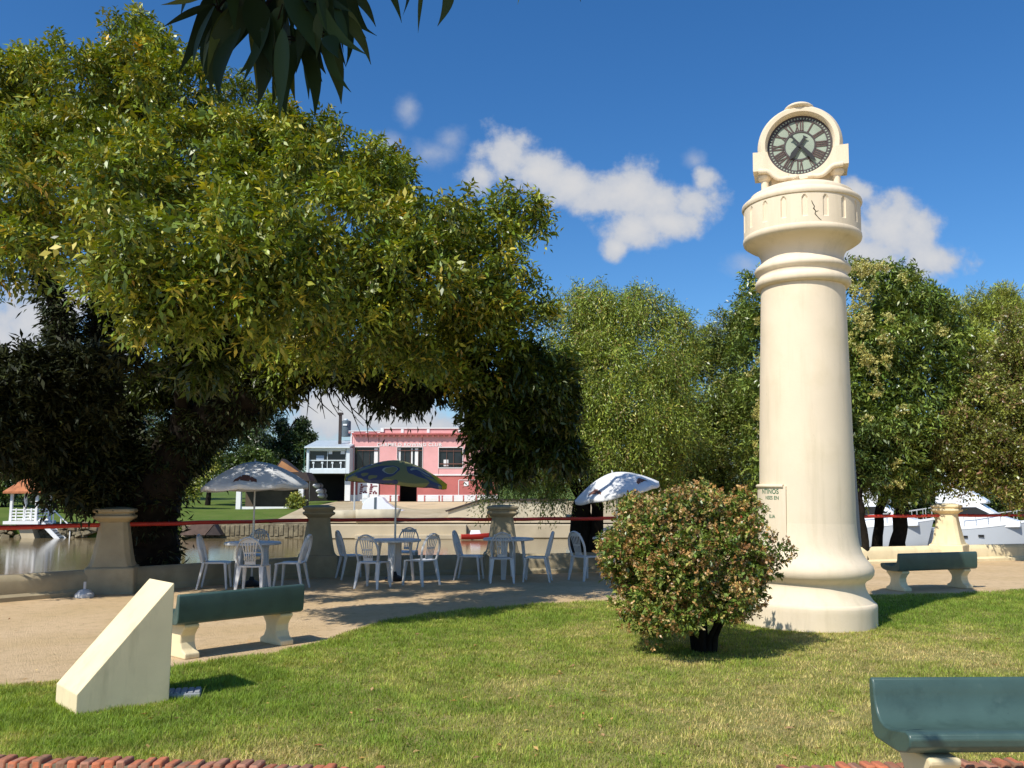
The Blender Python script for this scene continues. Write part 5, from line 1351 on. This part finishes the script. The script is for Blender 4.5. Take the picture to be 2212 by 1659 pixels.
for y0, y1 in ((973.1, 974.5), (993.5, 995.6), (1011.4, 1012.9)): RA(668.2, y0, 746.8, y1, .24, .1, b)
f_ = suba(b).build('window', M['alu'], anx)
b = MB(); RA(668.2, 973.1, 746.8, 1012.9, .40, .03, b); suba(b).build('pane', M['glass'], f_)
b = MB(); RA(709.5, 974.5, 718, 981, .2, .03, b); RA(736, 974.5, 745, 981, .2, .03, b); suba(b).build('paper_notice', M['white'], f_)
b = MB()
for x in (676, 695, 717, 735):
    RA(x, 1000, x + 2.2, 1011.5, .20, .03, b); RA(x - 1.5, 997.5, x + 3.2, 1001.5, .17, .03, b)
suba(b).build('lamp_bracket', M['alu'], f_)
b = MB(); RA(683, 984, 700, 993.2, .37, .02, b); suba(b).build('blind', mat('pale_blind', (.35, .42, .52), .4, .2, 1), f_)
b = MB(); n_ = 40; xl, xr = pl(659, 960, YA).x, pl(757, 960, YA).x; zf, zb2 = pl(659, 966, YA).z, pl(659, 957, YA + 5).z + .25
vs = []; 
for i in range(n_ * 2 + 1):
    x = xl + (xr - xl) * i / (n_ * 2); h = .05 if i % 2 else 0
    vs += [(x, YA - .35, zf + h), (x, YA + 5.2, zb2 + h), (x, YA + 5.2, zb2 + h - .12), (x, YA - .35, zf + h - .12)]
fs = [];
for i in range(n_ * 2):
    for k_ in range(4): fs.append((i * 4 + k_, i * 4 + (k_ + 1) % 4, (i + 1) * 4 + (k_ + 1) % 4, (i + 1) * 4 + k_))
b.add(vs, fs); suba(b).build('roof', M['alu'], anx)
b = MB(); RA(657, 1023.3, 668, 1082, .6, .4, b); RA(744, 1023.3, 757, 1082, .8, .4, b); suba(b).build('pier', M['white'], anx)
b = MB(); RA(668, 1023.4, 744, 1082, 4.6, .3, b); RA(657, 1023.3, 757, 1024.6, .2, 4.6, b); suba(b).build('shed_interior', M['dark'], anx)
b = MB(); RA(655.5, 962, 657.5, 1060, .1, .12, b); suba(b).build('downpipe', mat('green_pipe', (.02, .12, .07), .5, .1, 3), anx)
# boats' bows in the shed
for i, (x, y, r) in enumerate([(681, 1049, 7), (688, 1061, 7.5), (691, 1071, 6.5)]):
    p = pl(x, y, YA + 1.2); rr = r * YA / F
    t_ = thing('stored_boat', ['topmost pale boat bow in the dark shed opening', 'middle pale boat bow in the dark shed opening', 'lowest pale boat bow in the dark shed opening'][i], 'boat', tuple(p), 0, 'boats stored in the shed')
    b = MB(); n_ = 12
    prof_ = [(rr * sin(pi * k_ / n_ / 2) ** .7, -.9 + 3.2 * (k_ / n_) ** 1.3) for k_ in range(n_ + 1)]
    b.lathe([(max(q[0], .01), -q[1]) for q in prof_], 20, axis='Y'); o_ = b.build('hull', M['boat'], t_, smooth=60)
    b = MB(); b.lathe([(rr * 1.02, -1.0), (rr * 1.02, -1.35), (rr * .98, -1.35)], 20, axis='Y', cap=False); b.build('rubbing_strake', M['frame'], t_)
# water tank and flue on the roof
p = pl(747, 931, YC + 3); t_ = thing('water_tank', 'grey round water tank on the club roof', 'tank', tuple(p))
k_ = YC / F; b = MB(); b.lathe([(11 * k_, -.6), (11 * k_, 20 * k_), (10.3 * k_, 22 * k_), (5 * k_, 24 * k_)], 28); b.build('body', M['tank'], t_, smooth=40)
b = MB(); b.lathe([(4.2 * k_, 23.7 * k_), (4.2 * k_, 26.5 * k_), (3.4 * k_, 27.2 * k_)], 20); b.build('lid', M['alu'], t_, smooth=40)
b = MB(); b.box((.0, -11.15 * k_, 13 * k_), (9 * k_, .12, 3.6 * k_)); b.build('plate', M['white'], t_)
p = pl(734, 962, YA + 2); t_ = thing('flue', 'tall rusty square flue beside the grey water tank', 'chimney', tuple(p))
b = MB(); b.box((0, 0, 34 * k_), (6 * k_, 6 * k_, 68 * k_)); b.build('shaft', M['rust'], t_); b = MB(); b.box((0, 0, 68.5 * k_), (11 * k_, 9 * k_, 4.5 * k_)); b.build('cap', M['rust'], t_)

# ---- dinghies and things drawn up by the quay
def dinghy(label, x0, x1, y0, y1, Y, m_):
    p = pl((x0 + x1) / 2, y1, Y); L = (x1 - x0) * Y / F; H = (y1 - y0) * Y / F
    t_ = thing('dinghy', label, 'boat', tuple(p), 0, 'beige dinghies along the quay')
    b = MB(); vs = []; n_ = 14; sec = 7
    for i in range(n_ + 1):
        u = i / n_; x = -L / 2 + L * u
        wb = .80 * min(1, (1 - u) * 2.6 + .05) ** .6; shear = H * (1 + .10 * (u - .4) ** 2)
        for s in range(sec):
            a = pi * s / (sec - 1); yy_ = -cos(a) * wb; zz_ = shear * (1 - sin(a) ** .6) + .02 * H
            vs.append((x + (0.25 * (zz_ / H) * (1 if u > .9 else 0)) - (.16 * (1 - zz_ / H) if u > .9 else 0), yy_, zz_))
    fs = [(i * sec + s, i * sec + s + 1, (i + 1) * sec + s + 1, (i + 1) * sec + s) for i in range(n_) for s in range(sec - 1)]
    fs.append(tuple(range(sec)))
    b.add(vs, fs); o_ = b.build('hull', m_, t_, smooth=50); sd = o_.modifiers.new('thick', 'SOLIDIFY'); sd.thickness = .06
    for u in (.3, .62):
        b = MB(); b.box((-L / 2 + L * u, 0, H * .78), (.28, 1.45, .05)); b.build('thwart', M['concrete'], t_)
    return t_
dinghy('beige open dinghy lying left at the quay', 698, 772, 1104, 1131, BANK + 1.5, M['hull'])
dinghy('larger beige dinghy with pale cabin at the quay', 772, 858, 1102, 1133, BANK + .5, M['hull'])
p = pl(815, 1104, BANK + 1.6); t_ = thing('boat_cover', 'pale curved boat canopy behind the larger dinghy', 'canopy', tuple(p))
b = MB(); pr = [(-1.2, 0), (-1.1, .55), (-.7, .98), (-.1, 1.12), (.35, 1.0), (.7, .6), (1.2, .25), (1.9, .05), (1.9, 0)]
b.prism(pr, (0, 0, 0), (1, 0, 0), (0, 0, 1), (-1.3, 0)); b.build('shell', M['boat'], t_, bevel=.05); b = MB(); b.prism([(-.25, .02), (-.25, 1.0), (-.08, 1.04), (-.08, .02)], (0, -.01, 0), (1, 0, 0), (0, 0, 1), (0, .03)); b.build('seam', M['tank'], t_)
p = pl(790, 1090, 86); t_ = thing('fuel_pump', 'small white cabinet standing on the slipway', 'cabinet', tuple(p)); b = MB(); b.box((0, 0, .5), (.65, .5, 1.15)); b.build('body', M['alu'], t_, bevel=.03)
b = MB(); b.box((0, -.26, .75), (.45, .03, .35)); b.build('door', M['white'], t_)
p = pl(765, 1104, BANK + 2); t_ = thing('mooring_post', 'thin grey post standing at the quay by the dinghies', 'post', tuple(p)); b = MB(); b.tube([(0, 0, 0), (0, 0, 2.55)], [.07, .05], 10); b.build('post', M['pole'], t_, smooth=50); b = MB(); b.lathe([(.10, 2.55), (.10, 2.62), (.03, 2.68)], 10); b.build('cap', M['pole'], t_)
p = pl(968, 1132, BANK + 3); t_ = thing('boat_house', 'low beige shed with dark roof edge behind the hanging branches', 'shed', tuple(p))
b = MB(); b.prism([(0, -.6), (0, .95), (2.6, 1.75), (9, 1.75), (9, -.6)], (0, 0, 0), (1, 0, 0), (0, 0, 1), (-3, 0)); b.build('wall', M['hull'], t_)
b = MB(); b.prism([(-.15, .92), (2.55, 1.76), (9.2, 1.76), (9.2, 1.90), (2.5, 1.90), (-.25, 1.02)], (0, -.15, 0), (1, 0, 0), (0, 0, 1), (-3.3, 0)); b.build('roof', M['rust'], t_)
b = MB(); b.box((3.6, -.03, .4), (1.2, .06, 1.5)); b.build('door', M['frame'], t_)
# red and white boat behind the hanging branches
def small_boat(label, p, L, rz, hm, cab):
    t_ = thing('motor_boat', label, 'boat', tuple(p), rz)
    b = MB(); vs = []; n_ = 16; sec = 9
    for i in range(n_ + 1):
        u = i / n_; x = -L / 2 + L * u; wb = L * .15 * (1 - max(0, (u - .45) / .55) ** 2.2) + .01; top = L * .13 * (1 + .35 * u * u); kz = -L * .03 * (1 - u ** 4) + top * .8 * max(0, (u - .8) / .2) ** 2
        for s in range(sec):
            a = s / (sec - 1) * 2 - 1; q = abs(a); yy_ = wb * (1 if a > 0 else -1) * min(1, q * 1.6) ** .7 * (.82 + .18 * q); z_ = kz + (top - kz) * max(0, (q - .35) / .65)
            vs.append((x + .35 * L * .1 * max(0, (u - .8) / .2) * (z_ / top), yy_, z_))
    fs = [(i * sec + s, i * sec + s + 1, (i + 1) * sec + s + 1, (i + 1) * sec + s) for i in range(n_) for s in range(sec - 1)]
    fs.append(tuple(range(sec)))
    for i in range(n_): fs.append((i * sec, (i + 1) * sec, (i + 1) * sec + sec - 1, i * sec + sec - 1))
    b.add(vs, fs); b.build('hull', hm, t_, smooth=40)
    return t_, L
p = pl(1030, 1162, 62); t_, L = small_boat('small red and white boat moored behind the hanging branches', (p.x, 62, ZW + .1), 2.2, radians(8), mat('red_gelcoat', (.55, .04, .03), .3, .1, 2), 0)
b = MB(); b.box((-.1, 0, .40), (.8, .5, .32), top=.75); b.build('cabin', M['boat'], t_, bevel=.05)

# ---- gazebo landing at the left
YG = BANK - 1.1
p0 = pl(18, 1126, YG); gk = YG / F
gaz = thing('river_gazebo', 'small white gazebo with clay tile roof on the far bank', 'gazebo', tuple(p0))
def GP(x, y): return ((x - 18) * gk, (1126 - y) * gk)
b = MB(); W_ = GP(78, 0)[0]; b.box((W_ / 2, W_ / 2, -.10), (W_ + .5, W_ + .5, .22)); b.build('deck', M['white'], gaz)
for x in (.1, W_ - .1):
    for y in (.1, W_ - .1): b = MB(); b.box((x, y, 1.1), (.17, .17, 2.2)); b.build('post', M['white'], gaz)
b = MB(); ov = .35; h0 = 2.12
vs = [(-ov, -ov, h0), (W_ + ov, -ov, h0), (W_ + ov, W_ + ov, h0), (-ov, W_ + ov, h0), (W_ / 2, W_ / 2, h0 + 1.35), (-ov, -ov, h0 - .14), (W_ + ov, -ov, h0 - .14), (W_ + ov, W_ + ov, h0 - .14), (-ov, W_ + ov, h0 - .14)]
b.add(vs, [(0, 1, 4), (1, 2, 4), (2, 3, 4), (3, 0, 4), (0, 5, 6, 1), (1, 6, 7, 2), (2, 7, 8, 3), (3, 8, 5, 0), (8, 7, 6, 5)]); b.build('roof', M['tile'], gaz)
for y_ in (.06, W_ - .06):
    b = MB()
    for z in (.16, .38, .60, .82): b.box((W_ / 2, y_, z), (W_ - .25, .06, .09))
    for x in (.5, 1.05, 1.6): b.box((x, y_ - .035, .5), (.08, .05, .85))
    b.build('railing', M['white'], gaz)
b = MB(); b.prism([(.5, -.2), (.95, -1.3), (1.9, -1.3), (1.5, -.2)], (0, .2, 0), (1, 0, 0), (0, 0, 1), (-1.2, 0)); b.build('footing', M['concrete'], gaz)
b = MB()
sx0, sz0 = GP(83, 1123); sx1, sz1 = GP(128, 1166)
for y in (0, .9): b.bar((sx0, y, sz0), (sx1, y, sz1), .28, .08, side=(0, 0, 1))
for i in range(9): u = (i + .5) / 9; b.box((sx0 + (sx1 - sx0) * u, .45, sz0 + (sz1 - sz0) * u), (.30, .85, .05))
b.build('stairs', M['white'], gaz)
b = MB()
b.bar((sx0 + .45, .95, sz0 + .75), (sx1 + .25, .95, sz1 + 1.0), .07, .07, side=(0, 0, 1))
for u in (.12, .5, .97): b.bar((sx0 + (sx1 - sx0) * u + .35, .95, sz0 + (sz1 - sz0) * u - .1), (sx0 + (sx1 - sx0) * u + .35, .95, sz0 + (sz1 - sz0) * u + .85), .07, .07)
b.build('handrail', M['white'], gaz)
# house roof glimpsed behind the gazebo
p = pl(20, 1060, 96); t_ = thing('tiled_house', 'pale house with light tiled roof behind the gazebo', 'house', tuple(p))
b = MB(); b.box((3.2, 3, 1.2), (9, 6, 2.6)); b.build('wall', M['white'], t_)
b = MB(); b.prism([(-2.0, 2.45), (8.4, 2.45), (3.2, 4.2)], (0, -.4, 0), (1, 0, 0), (0, 0, 1), (-6.8, 0)); b.build('roof', mat('pale_tile', (.50, .42, .30), .8, .2, 2), t_)
b = MB(); b.box((2, -.03, 1.2), (1.1, .08, 1.2)); b.box((5, -.03, 1.2), (1.1, .08, 1.2)); b.build('window', M['glass'], t_)

# ---- porch house behind the left umbrella
YH = 80.0
p0 = pl(510, 1118, YH); hk = YH / F
t_ = thing('porch_house', 'low white house with shaded porch and orange gable behind the left umbrella', 'house', tuple(p0))
X = lambda x: (x - 510) * hk
Z = lambda y: (1118 - y) * hk
b = MB(); b.box(((X(518) + X(655)) / 2, 1.6, Z(1070)), (X(655) - X(518), .3, Z(1040) - Z(1118))); b.box((X(655) - .1, .9, Z(1070)), (.25, 1.3, Z(1040) - Z(1118))); b.build('wall', mat('porch_wall', (.10, .075, .05), .9, .3, 1), t_)
b = MB(); b.box(((X(518) + X(640)) / 2, 0, Z(1107)), (X(640) - X(518), .25, Z(1096) - Z(1120))); b.build('parapet', M['white'], t_)
for x in (515, 648): b = MB(); b.box((X(x), -.05, (Z(1040) + Z(1120)) / 2), (.42, .42, Z(1040) - Z(1120))); b.build('post', M['white'], t_)
b = MB(); b.prism([(X(505), Z(1040)), (X(668), Z(1040)), (X(660), Z(1022)), (X(515), Z(1022))], (0, -.5, 0), (1, 0, 0), (0, 0, 1), (-2.3, 0)); b.prism([(X(580), Z(1022)), (X(640), Z(1022)), (X(602), Z(992)), ], (0, .3, 0), (1, 0, 0), (0, 0, 1), (-1.4, 0)); b.build('roof', M['rust'], t_)
b = MB(); b.prism([(X(586), Z(1021)), (X(640), Z(1021)), (X(602), Z(997))], (0, .27, 0), (1, 0, 0), (0, 0, 1), (0, .06)); b.build('gable', mat('orange_gable', (.40, .19, .08), .8, .2, 1), t_)
for i in range(3): pass
b = MB()
for i in range(3): b.box((X(493), -.2 + i * .35, Z(1116) + i * .25), (1.9, .6, .28))
b.build('steps', M['concrete'], t_)
# upturned beached raft near the trunk
p = pl(432, 1156, BANK - 1.2); t_ = thing('landing_hut', 'small brown pitched shelter at the far waterline right of the trunk', 'shelter', tuple(p))
b = MB(); b.prism([(-1.5, 0), (-.6, .75), (.95, .75), (.35, 0)], (0, 0, 0), (1, 0, 0), (0, 0, 1), (-1.2, 0)); b.build('roof', mat('dull_brown_roof', (.13, .085, .065), .8, .25, 3), t_); b = MB(); b.prism([(.42, 0), (1.0, .72), (1.5, 0)], (0, -.02, 0), (1, 0, 0), (0, 0, 1), (-1.15, 0)); b.build('end_wall', M['rust'], t_)

# ---- trees and shrubs on the far bank
def far_tree(label, x, ybase, Y, cl, n, cols, wts, seed, ll=.34, lw=.16, nl=5, name='broadleaf_tree', trunk=.28, group='trees on the far bank', up_=.5, down=0.0):
    p = pl(x, ybase, Y); o = Vector((p.x, Y, max(p.z, gz(Y) - .2) if Y > BANK else p.z)); o.z = gz(Y) - .1
    t_ = thing(name, label, 'tree' if trunk > .1 else 'shrub', tuple(o), 0, group)
    top = min(c[1] for c in cl); b = MB()
    q = pl(x, top + 25, Y)
    b.tube([(0, 0, -.2), (.1, .05, (q.z - o.z) * .35), (q.x - o.x, 0, (q.z - o.z) * .9)], [trunk, trunk * .75, trunk * .2], 8, jit=.1)
    b.build('trunk', M['bark'], t_, smooth=60)
    crown('crown', loc([ell(cx, cy, r, Y + dy, 1, 1, 1) for cx, cy, r, dy in cl], o), t_, seed, n, nl, .7, ll, lw, cols, wts, M['leaf'], sub=9, frac=(.28, .5), inner=.35, droop=.3, upb=.1, down=down, tint=.25, up=up_)
    return t_
DK = [(.035, .055, .018), (.05, .075, .02), (.025, .04, .012)]; MD = [(.07, .105, .02), (.10, .14, .025), (.05, .075, .015)]; YL = [(.17, .19, .03), (.22, .21, .03), (.11, .14, .03)]
w3 = [3, 2, 2]
far_tree('dark pine shaped tree against the pale sky left of the annex', 625, 1085, 100, [(640,935,26,0),(655,915,14,0),(665,950,18,0),(625,965,34,0),(650,985,28,0),(610,930,22,0),(615,1000,36,0),(675,945,10,0),(590,970,34,1)], 3600, DK, w3, 81, name='pine_tree')
far_tree('tall dark tree behind the fork of the big trunk', 545, 1085, 98, [(540,900,60,0),(560,960,60,0),(510,950,55,0),(580,900,40,0),(530,1010,50,0),(480,900,50,1),(590,850,40,0),(570,1010,36,-1)], 4200, DK, w3, 82)
far_tree('dusty dark tree seen through the left limbs', 400, 1085, 104, [(400,860,70,0),(350,900,60,0),(440,930,60,0),(300,880,60,0),(380,960,70,0),(320,970,50,0),(250,940,60,1),(450,860,40,0)], 4600, DK + [(.11, .09, .06)], [3, 2, 2, 1], 83)
far_tree('yellow green young tree on the sunlit far lawn', 447, 1112, 84, [(447,960,22,0),(440,985,28,0),(462,985,24,0),(450,1015,26,0),(430,1005,16,0)], 2200, YL, w3, 84, ll=.26, lw=.12)
far_tree('small yellowish shrub beside the big trunk on the far lawn', 400, 1112, 78, [(400,1040,20,0),(385,1055,18,0),(415,1050,18,0),(430,1035,12,0)], 1300, YL, w3, 85, ll=.24, lw=.10, name='far_shrub', trunk=.08)
far_tree('bright green hedge like tree left of the orange gable', 540, 1090, 90, [(520,1000,30,0),(550,990,26,0),(575,1000,22,0),(500,1020,24,0)], 2000, MD, w3, 86)
far_tree('green shrub at the corner of the porch wall', 640, 1100, 78, [(640,1075,10,0),(650,1085,9,0),(632,1088,10,0),(645,1096,8,0)], 700, YL, w3, 87, ll=.2, lw=.09, name='far_shrub', trunk=.05)
far_tree('dark tree left of the gazebo on the far bank', 5, 1110, 80, [(0,1030,40,0),(30,1010,30,0),(-40,1020,50,0),(15,1060,24,0),(-30,1070,30,0)], 2400, DK + MD, [2, 1, 1, 2, 1, 1], 88)
far_tree('green bush on the far bank right of the gazebo stairs', 170, 1125, 74, [(150,1105,22,0),(180,1115,18,0),(205,1112,14,0),(120,1095,16,0)], 1300, MD, w3, 89, name='far_shrub', trunk=.06, ll=.28)
far_tree('dark tree behind the gazebo roof', 110, 1110, 86, [(120,1060,30,0),(90,1080,24,0),(150,1070,34,0),(60,1020,30,1),(190,1060,36,0)], 2200, DK, w3, 90)
far_tree('mid green tree far behind the weeping tree', 1180, 1085, 100, [(1150,1010,60,0),(1220,1000,60,0),(1290,1010,60,0),(1100,1020,40,0)], 3000, MD, w3, 91)
far_tree('dark tree far behind the bushy tree', 1450, 1085, 98, [(1380,1020,60,0),(1450,1010,70,0),(1530,1020,70,0),(1600,1010,60,0)], 3200, DK, w3, 92)
far_tree('dark tree far behind the left yacht', 1900, 1085, 98, [(1840,1000,70,0),(1920,1000,80,0),(2000,1010,70,0)], 3400, DK, w3, 93)
far_tree('dark tree far behind the right yacht', 2140, 1085, 96, [(2080,1010,70,0),(2160,1000,80,0),(2250,1010,80,0),(2330,1000,80,0)], 3600, DK, w3, 94)
far_tree('broad dark tree on the far bank at the left edge', -120, 1085, 98, [(-120,960,110,0),(-40,980,70,0),(60,980,60,0)], 3200, DK, w3, 95)
far_tree('green tree behind the house at the left edge', 160, 1085, 100, [(160,980,70,0),(220,1000,60,0),(100,1000,50,0)], 2600, DK + MD, [2, 1, 1, 1, 1, 1], 96)

for i, (x, y, r) in enumerate([(1800, 1085, 40), (1870, 1075, 45), (1950, 1080, 44), (2030, 1070, 46), (2110, 1075, 44), (2190, 1080, 48), (2270, 1075, 50), (2350, 1080, 50)]):
    far_tree(['dark waterside bush hidden behind the tower', 'dark waterside bush behind the left yacht stern', 'dark waterside bush behind the left yacht cabin', 'dark waterside bush between the two yachts', 'dark waterside bush behind the flybridge', 'dark waterside bush behind the right yacht bow', 'dark waterside bush at the right frame edge', 'dark waterside bush beyond the right frame edge'][i],
             x, 1120, BANK + 1.5, [(x, y, r, 0), (x - 25, y + 15, r * .7, 0), (x + 28, y + 12, r * .7, 0)], 1500, DK + MD[:1], [3, 2, 2, 1], 110 + i, name='far_shrub', trunk=.06, group='waterside bushes behind the yachts')

# ---- motor yachts
def yacht(label, bow_px, Y, L, rz, side_cabin=True):
    p = pl(*bow_px, Y)
    t_ = thing('motor_yacht', label, 'boat', (p.x, Y, ZW), rz, 'white motor yachts moored on the river')
    t_.scale = (1, 1, 1.12)
    # local: bow towards +x, x from -L to 0
    B = L * .16
    def hullpt(u, s):              # u 0 stern..1 bow, s -1..1
        wb = B * (1 - max(0, (u - .5) / .5) ** 2.4) + .02; top = .95 + .55 * u * u; q = abs(s)
        kz = -.35 + .5 * max(0, (u - .75) / .25) ** 1.6
        z = kz + (top - kz) * max(0, (q - .3) / .7); y = wb * min(1, q / .45) ** .8 * (.72 + .28 * q) * (1 if s > 0 else -1)
        return (-L + L * u * .93 + .07 * L * u * max(0, z) / 1.4, y, z)
    n_, sec = 20, 13; b = MB(); vs = [hullpt(i / n_, s / (sec - 1) * 2 - 1) for i in range(n_ + 1) for s in range(sec)]
    fs = [(i * sec + s, i * sec + s + 1, (i + 1) * sec + s + 1, (i + 1) * sec + s) for i in range(n_) for s in range(sec - 1)] + [tuple(range(sec))]
    b.add(vs, fs); hl = b.build('hull', M['hullgrey'], t_, smooth=45)
    b = MB(); vs = []
    for i in range(n_ + 1):
        for s in (-1, 1):
            q = hullpt(i / n_, s); vs += [(q[0] + .02, q[1] * 1.02 + .0, q[2] + .002), (q[0] + .02, q[1] * 1.02, q[2] + .12)]
    fs = []
    for i in range(n_):
        a, c = i * 4, (i + 1) * 4
        fs += [(a, c, c + 1, a + 1), (a + 2, a + 3, c + 3, c + 2), (a + 1, c + 1, c + 3, a + 3)]
    b.add(vs, fs); b.build('deck', M['boat'], t_, smooth=40)
    for u in (.30, .46, .60):
        b = MB(); q = hullpt(u, -.82); b.bar((q[0] - .14, q[1] - .03, q[2]), (q[0] + .14, q[1] - .03, q[2]), .10, .08, side=(0, 0, 1)); b.build('porthole', M['black'], hl)
    def cab(poly, hw, name, m_, zoff=0.0, taper=.85):
        b = MB(); n1 = len(poly); vs = [(x, -hw * (1 if z < 1.4 else taper), z) for x, z in poly] + [(x, hw * (1 if z < 1.4 else taper), z) for x, z in poly]
        b.add(vs, [tuple(range(n1)), tuple(range(n1, 2 * n1))[::-1]] + [(i, (i + 1) % n1, n1 + (i + 1) % n1, n1 + i) for i in range(n1)]); return b.build(name, m_, t_, bevel=.05, smooth=40)
    s = L / 9.0
    cab([(-7.0 * s, 1.05), (-6.9 * s, 2.3), (-3.9 * s, 2.35), (-2.5 * s, 1.75), (-.9 * s, 1.45), (-.9 * s, 1.2)], B * .78, 'cabin', M['boat'])
    cab([(-7.3 * s, 2.32), (-7.2 * s, 3.1), (-5.0 * s, 3.15), (-3.3 * s, 2.45), (-3.3 * s, 2.32)], B * .74, 'flybridge', M['boat'])
    b = MB()
    for sd in (-1, 1):
        b.prism([(-6.7 * s, 1.72), (-6.6 * s, 2.12), (-4.1 * s, 2.15), (-3.0 * s, 1.80), (-4.5 * s, 1.68)], (0, sd * B * .72 , 0), (1, 0, 0), (0, 0, 1), (-.03, .03))
    b.build('window', M['glass'], t_)
    b = MB()
    pr = [hullpt(u, -1) for u in (.45, .55, .65, .75, .85, .93, .99)]
    b.tube([(q[0], q[1] * .95, q[2] + .62) for q in pr], .022, 6)
    for q in pr: b.tube([(q[0], q[1] * .95, q[2]), (q[0], q[1] * .95, q[2] + .62)], .018, 6)
    pr2 = [(q[0], -q[1], q[2]) for q in pr]
    b.tube([(q[0], q[1] * .95, q[2] + .62) for q in pr2], .022, 6)
    for q in pr2: b.tube([(q[0], q[1] * .95, q[2]), (q[0], q[1] * .95, q[2] + .62)], .018, 6)
    b.build('bow_rail', M['pole'], t_, smooth=50)
    b = MB(); b.prism([(-7.1 * s, 3.1), (-6.5 * s, 3.75), (-6.1 * s, 3.75), (-5.4 * s, 3.14)], (0, -B * .4, 0), (1, 0, 0), (0, 0, 1), (-B * .8, 0)); b.build('windscreen', M['alu'], t_, bevel=.05)
    return t_
yacht('white motor yacht with flybridge at the right edge behind the red rail', (2238, 1165), 48, 5.9, radians(-38))
yacht('white motor yacht partly hidden by tree trunks left of the sunlit pillar', (2018, 1165), 50, 6.3, radians(-38))

# ---- small things on the ground
rng = np.random.default_rng(99)
P_l, D_l = [], []
for _ in range(150):
    x, y = rng.uniform(0, 2212), rng.uniform(1330, 1640)
    p = at(x, y, .02); P_l.append(tuple(p)); D_l.append((rng.normal(), rng.normal(), rng.uniform(-.1, .3)))
o = leaf_object('fallen_leaves', np.array(P_l), np.array(D_l), rng.uniform(.03, .07, 150), rng.uniform(.015, .028, 150), palette(rng, 150, [(.40, .24, .09), (.28, .17, .08), (.50, .36, .16), (.45, .20, .08)], [3, 3, 1, 1]), M['leaf'], None, rng, up=.8)
tag(o, 'scattered small dry leaves on lawn and path', 'fallen leaves', kind='stuff')
